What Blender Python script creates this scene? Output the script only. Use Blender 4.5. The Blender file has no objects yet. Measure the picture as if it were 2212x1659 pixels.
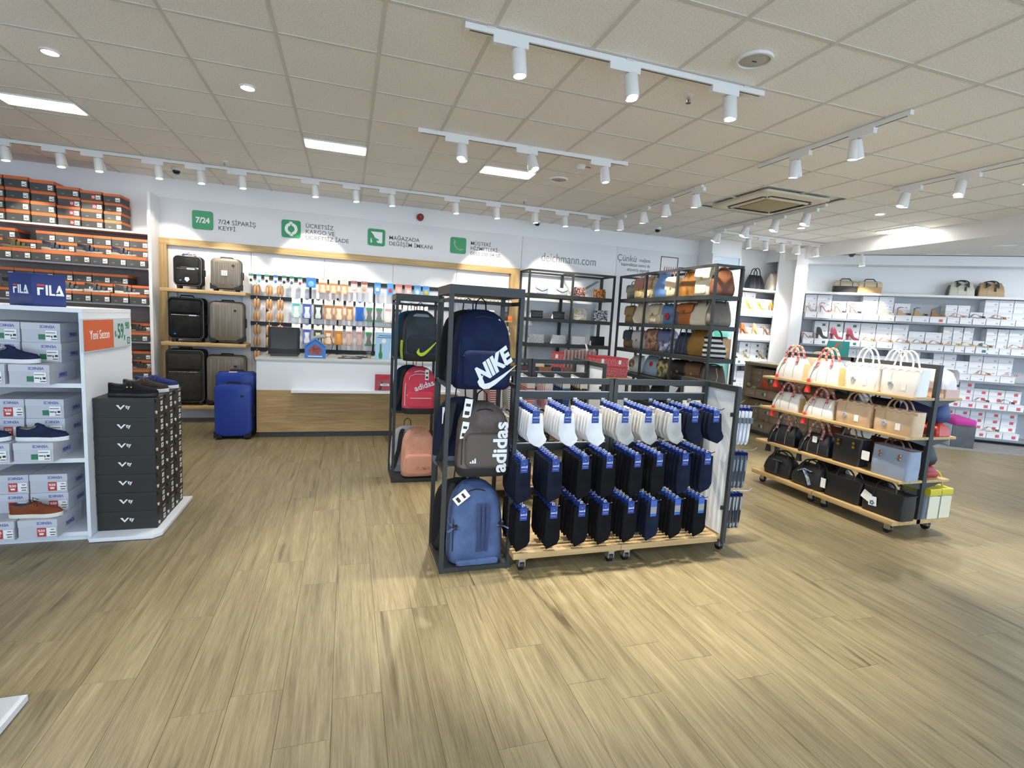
import bpy, math, random
from mathutils import Matrix, Vector
random.seed(7)
SC = bpy.context.scene
COL = SC.collection
PI = math.pi
# ---------------------------------------------------------------- camera
cam_d = bpy.data.cameras.new('camera'); cam_d.sensor_width = 36.0
cam_d.lens = 1123.51 / 2212 * 36.0; cam_d.clip_start = 0.05
cam = bpy.data.objects.new('camera', cam_d); COL.objects.link(cam)
yaw, pit, rol = 0.311806, -0.119297, 0.0555492
fw = Vector((math.sin(yaw)*math.cos(pit), math.cos(yaw)*math.cos(pit), math.sin(pit)))
rr_ = Vector((math.cos(yaw), -math.sin(yaw), 0)); uu = rr_.cross(fw)
ra = math.cos(rol)*rr_ + math.sin(rol)*uu; ua = -math.sin(rol)*rr_ + math.cos(rol)*uu
cam.matrix_world = Matrix(((ra.x, ua.x, -fw.x, 0.4317), (ra.y, ua.y, -fw.y, -3.6448), (ra.z, ua.z, -fw.z, 1.6), (0, 0, 0, 1)))
SC.camera = cam
# ---------------------------------------------------------------- world, exposure
W = bpy.data.worlds.new('world'); SC.world = W; W.use_nodes = True
W.node_tree.nodes['Background'].inputs[0].default_value = (0.60, 0.78, 1.0, 1)
W.node_tree.nodes['Background'].inputs[1].default_value = 2.0
SC.view_settings.view_transform = 'Standard'; SC.view_settings.look = 'None'
SC.view_settings.gamma = 1; SC.view_settings.use_curve_mapping = False
SC.view_settings.exposure = 0.74
ZC = 3.236
SC.cycles.max_bounces = 6; SC.cycles.glossy_bounces = 2; SC.cycles.diffuse_bounces = 4
def lamp(kind, name, loc, energy, color=(1, 1, 1), aim=None, size=.05, sy=None, angle=60, blend=.5, parent=None):
    d = bpy.data.lights.new(name, kind); d.energy = energy; d.color = color
    if kind == 'AREA':
        d.shape = 'RECTANGLE'; d.size = size; d.size_y = sy or size
    else: d.shadow_soft_size = size
    if kind == 'SPOT': d.spot_size = math.radians(angle); d.spot_blend = blend
    o = bpy.data.objects.new(name, d); COL.objects.link(o); o.location = loc
    v = Vector(aim or (0, 0, -1)); o.rotation_euler = v.to_track_quat('-Z', 'Y').to_euler()
    if parent: o.parent = parent
    return o
# unseen LED fill panels added behind the camera to light fronts and ceiling
FILL_BACK = [(x, y) for y in (-5.1,) for x in (-2.4, 0.6, 3.6, 6.6)]
# ---------------------------------------------------------------- colour and materials
def lin(h):
    h = h.lstrip('#'); c = [int(h[i:i+2], 16)/255 for i in (0, 2, 4)]
    return tuple(x/12.92 if x <= .04045 else ((x+.055)/1.055)**2.4 for x in c) + (1,)
MATS = {}
def mat(col, rough=.5, metal=0, kind='', **k):
    key = (col, rough, metal, kind, tuple(sorted(k.items())))
    if key in MATS: return MATS[key]
    m = bpy.data.materials.new('%s_%s' % (kind or 'paint', col.lstrip('#'))); m.use_nodes = True
    nt = m.node_tree; N = nt.nodes; L = nt.links; b = N['Principled BSDF']
    b.inputs['Base Color'].default_value = lin(col); b.inputs['Roughness'].default_value = rough; b.inputs['Metallic'].default_value = metal
    def noise(scale, detail=3, vec=None, dim=None):
        n = N.new('ShaderNodeTexNoise'); n.inputs['Scale'].default_value = scale; n.inputs['Detail'].default_value = detail
        if vec: L.new(vec, n.inputs['Vector'])
        return n
    def coord(sc=(1, 1, 1)):
        t = N.new('ShaderNodeTexCoord'); p = N.new('ShaderNodeMapping'); p.inputs['Scale'].default_value = sc
        L.new(t.outputs['Object'], p.inputs['Vector']); return p.outputs[0]
    def bump(src, s, dist=.002):
        n = N.new('ShaderNodeBump'); n.inputs['Strength'].default_value = s; n.inputs['Distance'].default_value = dist
        L.new(src, n.inputs['Height']); L.new(n.outputs[0], b.inputs['Normal'])
    def mixcol(fac, c2, amt=1.0):
        r = N.new('ShaderNodeValToRGB'); r.color_ramp.elements[0].color = lin(col); r.color_ramp.elements[1].color = lin(c2)
        r.color_ramp.elements[0].position = k.get('p0', .4); r.color_ramp.elements[1].position = k.get('p1', .62)
        L.new(fac, r.inputs[0]); L.new(r.outputs[0], b.inputs['Base Color'])
    if kind == 'fabric':
        n = noise(k.get('scale', 420), 2, coord()); n2 = noise(k.get('s2', 9), 4, coord()); ad = N.new('ShaderNodeMath'); ad.operation = 'MULTIPLY_ADD'; ad.inputs[1].default_value = .07; L.new(n.outputs[0], ad.inputs[0]); L.new(n2.outputs[0], ad.inputs[2]); bump(ad.outputs[0], .5, .018); mixcol(n2.outputs[0], k.get('c2', col))
        b.inputs['Specular IOR Level'].default_value = .12
    elif kind == 'leather':
        n = noise(k.get('scale', 160), 3, coord()); bump(n.outputs[0], .18, .0012)
        n2 = noise(7, 3, coord()); mixcol(n2.outputs[0], k.get('c2', col))
    elif kind == 'print':
        n2 = noise(k.get('scale', 26), 1.5, coord()); mixcol(n2.outputs[0], k.get('c2', '#ffffff'))
    elif kind == 'glitter':
        v = N.new('ShaderNodeTexVoronoi'); v.inputs['Scale'].default_value = k.get('scale', 140); L.new(coord(), v.inputs['Vector'])
        mixcol(v.outputs['Distance'], k.get('c2', '#ffffff')); bump(v.outputs['Distance'], .8)
    elif kind == 'wood':
        ax = k.get('axis', 0); s = [42, 42, 42]; s[ax] = 2.2
        n = noise(1.0, 6, coord(tuple(s))); n.inputs['Roughness'].default_value = .62
        mixcol(n.outputs[0], k.get('c2', col)); bump(n.outputs[0], .12, .0006)
    elif kind == 'stripe':
        w = N.new('ShaderNodeTexWave'); w.bands_direction = k.get('dir', 'Z'); w.inputs['Scale'].default_value = k.get('scale', 20)
        L.new(coord(), w.inputs['Vector']); mixcol(w.outputs[0], k.get('c2', '#ffffff'))
    elif kind == 'tile':
        n = noise(240, 3, coord()); bump(n.outputs[0], .28, .002); n2 = noise(90, 4, coord()); mixcol(n2.outputs[0], k.get('c2', col))
    elif kind == 'wall':
        n = noise(120, 3, coord()); bump(n.outputs[0], .04, .001)
    elif kind == 'glass':
        b.inputs['Transmission Weight'].default_value = 1; b.inputs['IOR'].default_value = 1.3; b.inputs['Alpha'].default_value = k.get('alpha', .35)
    elif kind == 'emit':
        b.inputs['Emission Color'].default_value = lin(col); b.inputs['Emission Strength'].default_value = k.get('e', 5)
    MATS[key] = m
    return m
def floor_mat():
    m = bpy.data.materials.new('oak_laminate'); m.use_nodes = True; nt = m.node_tree; N = nt.nodes; L = nt.links; b = N['Principled BSDF']
    g = N.new('ShaderNodeNewGeometry'); oi = N.new('ShaderNodeObjectInfo')
    vm = N.new('ShaderNodeVectorMath'); vm.operation = 'SCALE'; cmb = N.new('ShaderNodeCombineXYZ')
    L.new(oi.outputs['Random'], cmb.inputs[0]); L.new(oi.outputs['Random'], cmb.inputs[1]); L.new(oi.outputs['Random'], cmb.inputs[2])
    L.new(cmb.outputs[0], vm.inputs[0]); vm.inputs['Scale'].default_value = 37.0
    ad = N.new('ShaderNodeVectorMath'); L.new(g.outputs['Position'], ad.inputs[0]); L.new(vm.outputs[0], ad.inputs[1])
    def nz(sc, scale, det, rough=.6, dist=0):
        mp = N.new('ShaderNodeMapping'); mp.inputs['Scale'].default_value = sc; L.new(ad.outputs[0], mp.inputs[0])
        n = N.new('ShaderNodeTexNoise'); n.inputs['Scale'].default_value = scale; n.inputs['Detail'].default_value = det; n.inputs['Roughness'].default_value = rough
        n.inputs['Distortion'].default_value = dist
        L.new(mp.outputs[0], n.inputs['Vector']); return n.outputs[0]
    fine = nz((1, .03, 1), 150, 4, .7); mid = nz((1, .055, 1), 24, 5, .62, .4); crack = nz((1, .075, 1), 8.5, 3, .55, 1.0); big = nz((1, .4, 1), 3, 3)
    def ramp(src, pts):
        r = N.new('ShaderNodeValToRGB'); e = r.color_ramp.elements
        while len(e) < len(pts): e.new(.5)
        for i, (p, c) in enumerate(pts): e[i].position = p; e[i].color = c if isinstance(c, tuple) else lin(c)
        L.new(src, r.inputs[0]); return r.outputs[0]
    base = ramp(mid, [(.28, '#7c6f4f'), (.45, '#91835f'), (.6, '#9d8f6a'), (.78, '#a99c78')])
    def mul(a, bb, f):
        n = N.new('ShaderNodeMix'); n.data_type = 'RGBA'; n.blend_type = 'MULTIPLY'; n.inputs[0].default_value = f
        L.new(a, n.inputs[6]); L.new(bb, n.inputs[7]); return n.outputs[2]
    c = mul(base, ramp(fine, [(.3, (.55, .5, .44, 1)), (.6, (1, 1, 1, 1))]), .8)
    c = mul(c, ramp(crack, [(.27, (.30, .26, .22, 1)), (.37, (1, 1, 1, 1)), (.63, (1, 1, 1, 1)), (.73, (.7, .66, .6, 1))]), .85)
    c = mul(c, ramp(big, [(.3, (.86, .85, .84, 1)), (.7, (1, 1, 1, 1))]), .8)
    hv = N.new('ShaderNodeHueSaturation'); hv.inputs['Saturation'].default_value = .92
    mr = N.new('ShaderNodeMapRange'); mr.inputs[3].default_value = .95; mr.inputs[4].default_value = 1.05; L.new(oi.outputs['Random'], mr.inputs[0])
    L.new(mr.outputs[0], hv.inputs['Value']); L.new(c, hv.inputs['Color']); L.new(hv.outputs[0], b.inputs['Base Color'])
    b.inputs['Roughness'].default_value = .42
    bp = N.new('ShaderNodeBump'); bp.inputs['Strength'].default_value = .12; bp.inputs['Distance'].default_value = .001; L.new(fine, bp.inputs['Height']); L.new(bp.outputs[0], b.inputs['Normal'])
    return m
# ---------------------------------------------------------------- mesh builder
def rrect(w, h, r, n=4, cx=0, cy=0):
    r = min(r, w/2-1e-5, h/2-1e-5); p = []
    for qx, qy, a0 in ((1, 1, 0), (-1, 1, 90), (-1, -1, 180), (1, -1, 270)):
        for i in range(n+1):
            a = math.radians(a0+90*i/n); p.append((cx+qx*(w/2-r)+r*math.cos(a), cy+qy*(h/2-r)+r*math.sin(a)))
    return p
class MB:
    def __init__(s): s.v = []; s.f = []; s.m = []; s.M = None
    def add(s, vs, fs, m=0):
        o = len(s.v)
        s.v += [tuple(s.M @ Vector(v)) for v in vs] if s.M else [tuple(v) for v in vs]
        s.f += [tuple(i+o for i in f) for f in fs]; s.m += [m]*len(fs); return s
    def box(s, x0, y0, z0, x1, y1, z1, m=0):
        v = [(x, y, z) for z in (z0, z1) for y in (y0, y1) for x in (x0, x1)]
        return s.add(v, [(0, 2, 3, 1), (4, 5, 7, 6), (0, 1, 5, 4), (2, 6, 7, 3), (0, 4, 6, 2), (1, 3, 7, 5)], m)
    def cb(s, cx, cy, cz, sx, sy, sz, m=0): return s.box(cx-sx/2, cy-sy/2, cz-sz/2, cx+sx/2, cy+sy/2, cz+sz/2, m)
    def loft(s, rings, m=0, c0=True, c1=True):
        n = len(rings[0]); v = [p for r in rings for p in r]; f = []
        for j in range(len(rings)-1):
            for i in range(n): a = j*n+i; b = j*n+(i+1) % n; f.append((a, b, b+n, a+n))
        if c0: f.append(tuple(range(n-1, -1, -1)))
        if c1: f.append(tuple((len(rings)-1)*n+i for i in range(n)))
        return s.add(v, f, m)
    def strip(s, rows, m=0):
        n = len(rows[0]); v = [p for r in rows for p in r]
        return s.add(v, [(j*n+i, j*n+i+1, (j+1)*n+i+1, (j+1)*n+i) for j in range(len(rows)-1) for i in range(n-1)], m)
    def tube(s, path, r, n=8, m=0, rz=None, closed=False):
        P = [Vector(p) for p in path]; rings = []; up = None
        for i, p in enumerate(P):
            a = P[i-1] if (i or closed) else p; b = P[(i+1) % len(P)] if (i < len(P)-1 or closed) else p
            t = (b-a).normalized()
            if up is None: up = Vector((0, 0, 1)) if abs(t.z) < .9 else Vector((1, 0, 0))
            sd = t.cross(up)
            if sd.length < 1e-6: sd = t.orthogonal()
            sd.normalize(); up = sd.cross(t).normalized(); rw = r; rh = rz or r
            rings.append([tuple(p+sd*rw*math.cos(2*PI*k/n)+up*rh*math.sin(2*PI*k/n)) for k in range(n)])
        if closed: rings.append(rings[0])
        return s.loft(rings, m, not closed, not closed)
    def cyl(s, p0, p1, r0, r1=None, n=14, m=0): 
        a = Vector(p0); b = Vector(p1); t = (b-a).normalized(); x = t.orthogonal().normalized(); y = t.cross(x); r1 = r0 if r1 is None else r1
        return s.loft([[tuple(c+x*r*math.cos(2*PI*k/n)+y*r*math.sin(2*PI*k/n)) for k in range(n)] for c, r in ((a, r0), (b, r1))], m)
    def lathe(s, prof, n=14, c=(0, 0, 0), m=0):
        return s.loft([[(c[0]+r*math.cos(2*PI*k/n), c[1]+r*math.sin(2*PI*k/n), c[2]+z) for k in range(n)] for r, z in prof], m)
    def ring(s, c, ro, ri, z0, z1, n=20, m=0):
        R = lambda r, z: [(c[0]+r*math.cos(2*PI*k/n), c[1]+r*math.sin(2*PI*k/n), z) for k in range(n)]
        return s.loft([R(ri, z1), R(ri, z0), R(ro, z0), R(ro, z1), R(ri, z1)], m, False, False)
    def prism(s, pts, a, b, ax='y', m=0, e=0):
        # polygon pts in the two other axes, extruded from a to b along ax, edges eased by e
        def q(p, d): return {'y': (p[0], d, p[1]), 'x': (d, p[0], p[1]), 'z': (p[0], p[1], d)}[ax]
        if not e: return s.loft([[q(p, a) for p in pts], [q(p, b) for p in pts]], m)
        cx = sum(p[0] for p in pts)/len(pts); cy = sum(p[1] for p in pts)/len(pts)
        xs = [p[0] for p in pts]; ys = [p[1] for p in pts]; wx = max(xs)-min(xs); wy = max(ys)-min(ys)
        def sh(d): return [(cx+(p[0]-cx)*(1-2*d/wx), cy+(p[1]-cy)*(1-2*d/wy)) for p in pts]
        sg = 1 if b > a else -1; L = []
        for d, t in ((e, 0), (.3*e, .3*e), (0, e)): L.append([q(p, a+sg*t) for p in sh(d)])
        for d, t in ((0, e), (.3*e, .3*e), (e, 0)): L.append([q(p, b-sg*t) for p in sh(d)])
        return s.loft(L, m)
    def obj(s, name, mats, parent=None, loc=(0, 0, 0), rot=0, sharp=38, data_only=False):
        me = bpy.data.meshes.new(name); me.from_pydata(s.v, [], s.f)
        if not isinstance(mats, (list, tuple)): mats = [mats]
        for x in mats: me.materials.append(x)
        if len(mats) > 1: me.polygons.foreach_set('material_index', s.m)
        me.polygons.foreach_set('use_smooth', [True]*len(s.f)); me.set_sharp_from_angle(angle=math.radians(sharp)); me.update()
        return link(name, me, parent, loc, rot)
def link(name, me, parent=None, loc=(0, 0, 0), rot=0):
    o = bpy.data.objects.new(name, me); COL.objects.link(o); o.location = loc
    o.rotation_euler = rot if isinstance(rot, (tuple, list)) else (0, 0, rot)
    if parent: o.parent = parent
    return o
def tag(o, label, cat, group=None):
    o['label'] = label; o['category'] = cat
    if group: o['group'] = group
    return o
def thing(name, label, cat, loc=(0, 0, 0), rot=0, group=None): return tag(link(name, None, None, loc, rot), label, cat, group)
def struct(o): o['kind'] = 'structure'; return o
def plain(o, lab): o['label'] = lab; return o
def dup(root, loc, rot=None, label=None, group=None, scale=None):
    r = root.copy(); COL.objects.link(r); r.location = loc
    if rot is not None: r.rotation_euler = rot if isinstance(rot, (tuple, list)) else (0, 0, rot)
    if label: r['label'] = label
    if group: r['group'] = group
    if scale: r.scale = scale if isinstance(scale, (tuple, list)) else (scale,)*3
    for ch in list(root.children):
        c = ch.copy(); COL.objects.link(c); c.parent = r
        for g in ch.children:
            d = g.copy(); COL.objects.link(d); d.parent = c
    return r
def recol(root, swap):
    # give a copied thing other materials: new mesh copies with slots swapped
    for o in [root]+list(root.children)+[g for c in root.children for g in c.children]:
        if o.type == 'MESH' and any(x in swap for x in o.data.materials):
            o.data = o.data.copy()
            for i, x in enumerate(o.data.materials):
                if x in swap: o.data.materials[i] = swap[x]
    return root
TXT = {}
def text(s, size, m, parent=None, loc=(0, 0, 0), rot=(PI/2, 0, 0), name='lettering', bold=0, align='CENTER', sx=1, shear=0, ext=.0008):
    k = (s, size, m.name, bold, align, sx, shear, ext)
    if k not in TXT:
        c = bpy.data.curves.new('lettering', 'FONT'); c.body = s; c.size = size; c.align_x = align; c.align_y = 'CENTER'; c.extrude = ext; c.offset = bold*size; c.shear = shear; c.resolution_u = 3
        t = bpy.data.objects.new('tmp', c); COL.objects.link(t); t.scale = (sx, 1, 1)
        dg = bpy.context.evaluated_depsgraph_get(); me = bpy.data.meshes.new_from_object(t.evaluated_get(dg)); me.transform(Matrix.Diagonal((sx, 1, 1, 1)))
        me.materials.clear(); me.materials.append(m); bpy.data.objects.remove(t); bpy.data.curves.remove(c); TXT[k] = me
    return link(name, TXT[k], parent, loc, rot)
ORD = ['first', 'second', 'third', 'fourth', 'fifth', 'sixth', 'seventh', 'eighth', 'ninth', 'tenth', 'eleventh', 'twelfth', 'thirteenth', 'fourteenth', 'fifteenth', 'sixteenth', 'seventeenth', 'eighteenth', 'nineteenth', 'twentieth', 'twenty-first', 'twenty-second']
WHITE = mat('#eeeeee', .45, kind='wall'); LAM = mat('#e9ecf1', .35); METAL = mat('#36393a', .5, .2); OAKX = mat('#b1915f', .5, kind='wood', c2='#c6a874', axis=0)
OAKY = mat('#b1915f', .5, kind='wood', c2='#c6a874', axis=1); OAKZ = mat('#b1915f', .5, kind='wood', c2='#c6a874', axis=2)
INK = mat('#2b2b2e', .6); PAPER = mat('#f4f3ef', .6); BLACK = mat('#131416', .45); CHROME = mat('#c9c9c9', .22, 1); GOLD = mat('#c9a24a', .25, 1)
def caster(parent, x, y, z, r=.032):
    # swivel caster hanging from z down to the floor
    b = MB(); b.cb(x, y, z-.004, .06, .06, .008); b.box(x-.022, y-.02, r+.002, x-.017, y+.03, z-.006); b.box(x+.017, y-.02, r+.002, x+.022, y+.03, z-.006); b.cb(x, y, z-.018, .04, .045, .02)
    c = b.obj('caster', mat('#a9a59a', .4, .6), parent)
    w = MB(); w.cyl((x-.013, y+.012, r), (x+.013, y+.012, r), r, n=18); w.obj('wheel', BLACK, c)
    return c
# ================================================================ room shell
YW = 4.62
floor = struct(MB().box(-7, -8, -.06, 14, 8, -.004).obj('floor', mat('#6d5942', .7)))
FM = floor_mat()
def plank_mesh(w, l): return MB().prism([(0, 0), (w, 0), (w, l), (0, l)], -.012, 0, 'z').obj('plank', FM)
PW, PL = .2, 1.21
rest = MB(); pm = MB().add([(.001, .001, 0), (PW-.001, .001, 0), (PW-.001, PL-.001, 0), (.001, PL-.001, 0), (0, 0, -.003), (PW, 0, -.003), (PW, PL, -.003), (0, PL, -.003)],
    [(0, 1, 2, 3), (0, 4, 5, 1), (1, 5, 6, 2), (2, 6, 7, 3), (3, 7, 4, 0)])
pme = bpy.data.meshes.new('plank'); pme.from_pydata(pm.v, [], pm.f); pme.materials.append(FM)
cand = []
for i in range(-30, 68):
    off = random.random()*PL
    for j in range(-6, 10):
        x = i*PW; y = j*PL+off-1
        if x < -6.5 or x > 13.4 or y < -5 or y > 5.6: continue
        d = Vector((x+.1-.4317, y+.6+3.6448, -1.6)); z = d.dot(fw); u = d.dot(ra)/max(z, .01); v = d.dot(ua)/max(z, .01)
        vis = z > .5 and abs(u) < 1.03 and -.86 < v < .2
        cand.append((z if vis else 99, x, y))
cand.sort()
for k, (z, x, y) in enumerate(cand):
    if k < 300 and z < 90: link('plank', pme, floor, (x, y, 0))
    else: rest.M = Matrix.Translation((x, y, 0)); rest.add(pm.v, pm.f)
r_ = rest.obj('far_planks', FM, floor); r_['kind'] = 'stuff'
struct(MB().prism([(9.2, 2.05), (14, -1.2), (14, 2), (9, 6), (6.6, 6), (6.6, 3.9)], -.004, .004, 'z').obj('floor_carpet_strip', mat('#8d8f93', .8, kind='fabric', c2='#9c9a94')))
# walls
def wall(name, x0, y0, x1, y1, m=WHITE): return struct(MB().box(x0, y0, 0, x1, y1, ZC+.3).obj(name, m))
wall_back = wall('wall_back', -7, YW, 6.52, YW+.12)
wall('wall_left', -7.1, -8, -7, YW+.12)
PIL = struct(MB().box(6.52, 4.23, 0, 7.14, 5.4, ZC+.1).obj('wall_pillar', WHITE))
wall('wall_recess', 7.14, 4.86, 9.2, 4.98)
n_ = (.6, .8); d_ = (.8, -.6)
def W2(t, k, z=0): return Vector((n_[0]*k+d_[0]*t, n_[1]*k+d_[1]*t, z))
ws = MB(); ws.M = Matrix(((.8, .6, 0, 0), (-.6, .8, 0, 0), (0, 0, 1, 0), (0, 0, 0, 1)))
ws.box(3.9, 8.47, 0, 11.5, 8.6, ZC+.1); ws.box(4.2, 8.14, 2.93, 11.5, 8.47, 3.09)
struct(ws.obj('wall_slanted', WHITE))
col = MB(); a = W2(4.2, 8.3)
col.prism([(8.185, 4.005), (8.34, 3.89), (8.62, 4.2), (8.8, 4.5), (8.8, 4.95), (8.7, 4.95), (8.7, 4.5)], 0, 3.2, 'z'); struct(col.obj('wall_column', WHITE))
# upper fascia panels and display panels of the back wall
pan = mat('#e9e9ea', .4, kind='wall')
for x0, x1 in ((-1.98, 3.13), (3.135, 4.86), (4.865, 6.5)): MB().prism([(x0, 2.46), (x1, 2.46), (x1, 2.985), (x0, 2.985)], 4.6, YW, 'y', e=.003).obj('panel', pan, wall_back)
xs = [-1.88, -.86, .11, 1.09, 2.07, 2.94]
for x0, x1 in zip(xs, xs[1:]): MB().prism([(x0, .1), (x1-.004, .1), (x1-.004, 2.365), (x0, 2.365)], 4.595, YW, 'y', e=.003).obj('panel', pan, wall_back)
t = struct(MB().box(-1.97, 4.53, 2.365, 3.1, YW, 2.455).obj('trim_1', OAKX)); struct(MB().box(-1.97, 4.53, 0, -1.875, YW, 2.365).obj('trim_2', OAKZ)); struct(MB().box(2.95, 4.53, 0, 3.1, YW, 2.365).obj('trim_3', OAKZ))
# ceiling: tiles in a T-bar grid
ceil = struct(MB().box(-7, -8, ZC+.03, 8.28, 6, ZC+.08).obj('ceiling', WHITE))
CT = mat('#f4f1ea', .9, kind='tile', c2='#e8e4dc')
tm = bpy.data.meshes.new('tile'); q = MB().box(-.2935, -.2935, 0, .2935, .2935, .014); tm.from_pydata(q.v, [], q.f); tm.materials.append(CT)
ct = []; 
for i in range(-11, 14):
    for j in range(-12, 8):
        x = .6*i+.3; y = .6*j+.3
        if y > 4.62 and x < 6.5: continue
        if 4.9 < x < 5.9 and 1.3 < y < 2.3: continue
        w = .6 if x+.3 <= 8.28 else 0
        d = Vector((x-.4317, y+3.6448, ZC-1.6)); z = d.dot(fw); u = d.dot(ra)/max(z, .01); v = d.dot(ua)/max(z, .01)
        ct.append((z if (z > .3 and abs(u) < 1.1 and v < .86) else 99, x, y))
ct.sort(); far = MB()
for k, (z, x, y) in enumerate(ct):
    if k < 298 and z < 90: link('tile', tm, ceil, (x, y, ZC+.004))
    else: far.box(x-.2935, y-.2935, ZC+.004, x+.2935, y+.2935, ZC+.018)
f_ = far.obj('far_tiles', CT, ceil); f_['kind'] = 'stuff'
g = MB()
for i in range(-11, 15):
    if .6*i < 8.29: g.box(.6*i-.012, -7.2, ZC, .6*i+.012, YW if i < 11 else 4.86, ZC+.012)
for j in range(-12, 9):
    if .6*j < 4.9: g.box(-6.6, .6*j-.012, ZC+.0005, 8.28, .6*j+.012, ZC+.0115)
g_ = g.obj('grid_bars', mat('#d4d0c8', .7), ceil); g_['kind'] = 'stuff'
gp = mat('#e4e2dd', .7, kind='wall')
struct(MB().box(8.34, -8, 3.1, 14, 6.5, 3.2).obj('ceiling_gypsum', gp)); struct(MB().box(8.28, -8, 3.02, 8.36, 4.9, ZC+.04).obj('trim_4', gp))
# ---------------------------------------------------------------- wall signs
GRN = mat('#2f9a5f', .4); PW_ = mat('#f7f7f7', .5); TXM = mat('#5b5f63', .6)
def plate(label, x0, x1):
    t = thing('wall_sign', label, 'sign', ((x0+x1)/2, 4.597, 2.735))
    MB().prism(rrect(.252, .245, .03), 0, -.008, 'y').obj('plate', GRN, t); return t
def lines(name, label, x, z, rows, size, m=TXM, lead=.085, align='LEFT', sx=1.0, bold=0):
    t = thing(name, label, 'lettering', (x, 4.598, z))
    for i, r in enumerate(rows): text(r, size, m, t, (0, 0, -i*lead), name='line', align=align, sx=sx, bold=bold)
    return t
t = plate('green square sign reading 7/24 above the suitcases', -1.583, -1.33); text('7/24', .1, PW_, t, (0, -.0085, -.005), bold=.035, sx=.95)
t = plate('green square sign with two white arrows in a circle', -.472, -.215)
b = MB()
for a0, a1 in ((100, 262), (280, 442)):
    pts = [(r*math.cos(math.radians(a)), r*math.sin(math.radians(a))) for r, A in ((.085, range(a0, a1+1, 18)), (.045, range(a1, a0-1, -18))) for a in A]
    b.prism(pts, -.009, -.0105, 'y')
b.prism([(-.03, .1), (.02, .1), (.0, .055)], -.009, -.0105, 'y'); b.prism([(.03, -.1), (-.02, -.1), (0, -.055)], -.009, -.0105, 'y'); b.obj('arrow_ring', PW_, t)
t = plate('green square sign with a white hand taking a card', .704, .965)
MB().prism([(-.085, .08), (.085, .08), (.085, -.08), (.02, -.08), (-.01, -.05), (-.02, -.01), (-.04, .03)], -.009, -.0105, 'y').obj('card', PW_, t)
b = MB(); b.prism([(-.075, -.03), (-.045, -.005), (-.01, -.01), (.035, -.03), (.03, -.05), (.0, -.045), (.015, -.085), (.0, -.09), (-.012, -.06), (-.015, -.09), (-.03, -.09), (-.035, -.06), (-.05, -.075), (-.06, -.06)], -.0105, -.0125, 'y'); b.obj('hand', GRN, t)
MB().prism([(-.085, -.02), (-.062, -.02), (-.062, -.08), (-.085, -.08)], -.009, -.0105, 'y').obj('sleeve', PW_, t)
t = plate('green square sign with a white telephone receiver', 1.935, 2.218)
b = MB(); p = [(-.06, .075), (-.068, .03), (-.045, -.02), (-.005, -.055), (.045, -.07), (.075, -.06)]
b.tube([(x, -.009, z) for x, z in p], .016, 8, rz=.004); b.tube([(-.075, -.009, .085), (-.04, -.009, .03)], .024, 8, rz=.004); b.tube([(.02, -.009, -.06), (.085, -.009, -.05)], .024, 8, rz=.004); b.obj('receiver', PW_, t)
lines('wall_lettering', 'grey wall lettering 7/24 sipariş keyfi beside the first green sign', -1.273, 2.735, ['7/24 SİPARİŞ', 'KEYFİ'], .082, TXM, .085, bold=.004)
lines('wall_lettering', 'grey wall lettering about free delivery beside the arrow ring sign', -.155, 2.80, ['ÜCRETSİZ', 'KARGO VE', 'ÜCRETSİZ İADE'], .082, TXM, .082, bold=.004)
lines('wall_lettering', 'grey wall lettering about exchange in shop beside the hand sign', 1.017, 2.75, ['MAĞAZADA', 'DEĞİŞİM İMKANI'], .082, TXM, .085, bold=.004)
lines('wall_lettering', 'grey wall lettering with customer phone number beside the telephone sign', 2.273, 2.79, ['MÜŞTERİ', 'HİZMETLERİ:', '0850 200 04 50'], .078, TXM, .078, bold=.004)
lines('wall_lettering', 'thin grey shop website address on the white wall', 3.47, 2.68, ['deichmann.com'], .2, mat('#85898d', .6), sx=.8)
t = lines('wall_lettering', 'grey wall text starting with a large word above the bag shelves', 4.87, 2.80, ['Çünkü'], .16, mat('#7b7f83', .6), sx=.9)
text('mağaza', .08, TXM, t, (.44, 0, -.01), name='line', align='LEFT', sx=.9)
for i, r in enumerate(['kapandıktan sonra da', 'alışveriş yapmak', 'isterim']): text(r, .082, TXM, t, (.66, 0, -.1-.085*i), name='line', align='RIGHT', sx=.82)
t = thing('wall_graphic', 'drawing of a tablet and phone screen on the white wall', 'sign', (6.0, 4.597, 2.72))
b = MB()
for x, z, w, h in ((-.08, 0, .36, .36), (.2, -.1, .16, .24)):
    for q in ((x-w/2, z-h/2, x-w/2+.012, z+h/2), (x+w/2-.012, z-h/2, x+w/2, z+h/2), (x-w/2, z+h/2-.012, x+w/2, z+h/2), (x-w/2, z-h/2, x+w/2, z-h/2+.012)): b.box(q[0], -.002, q[1], q[2], 0, q[3])
b.obj('outline', INK, t)
b = MB()
for i in range(6): x = -.2+i*.045; b.prism([(x, -.12), (x+.02, -.12), (x+.04, -.02), (x+.03, .02), (x+.015, -.06)], 0, -.002, 'y')
b.obj('shoe_pictures', mat('#b5606a', .5), t)
a = thing('fire_alarm', 'round red fire alarm sounder high on the white wall', 'alarm', (1.475, YW, 3.1)); 
MB().cyl((0, 0, 0), (0, -.05, 0), .055, .05, 22).obj('housing', mat('#8e1f1c', .4), a); MB().cyl((0, -.05, 0), (0, -.065, 0), .03, .022, 16).obj('lens', mat('#a3332a', .3), a)
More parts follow.
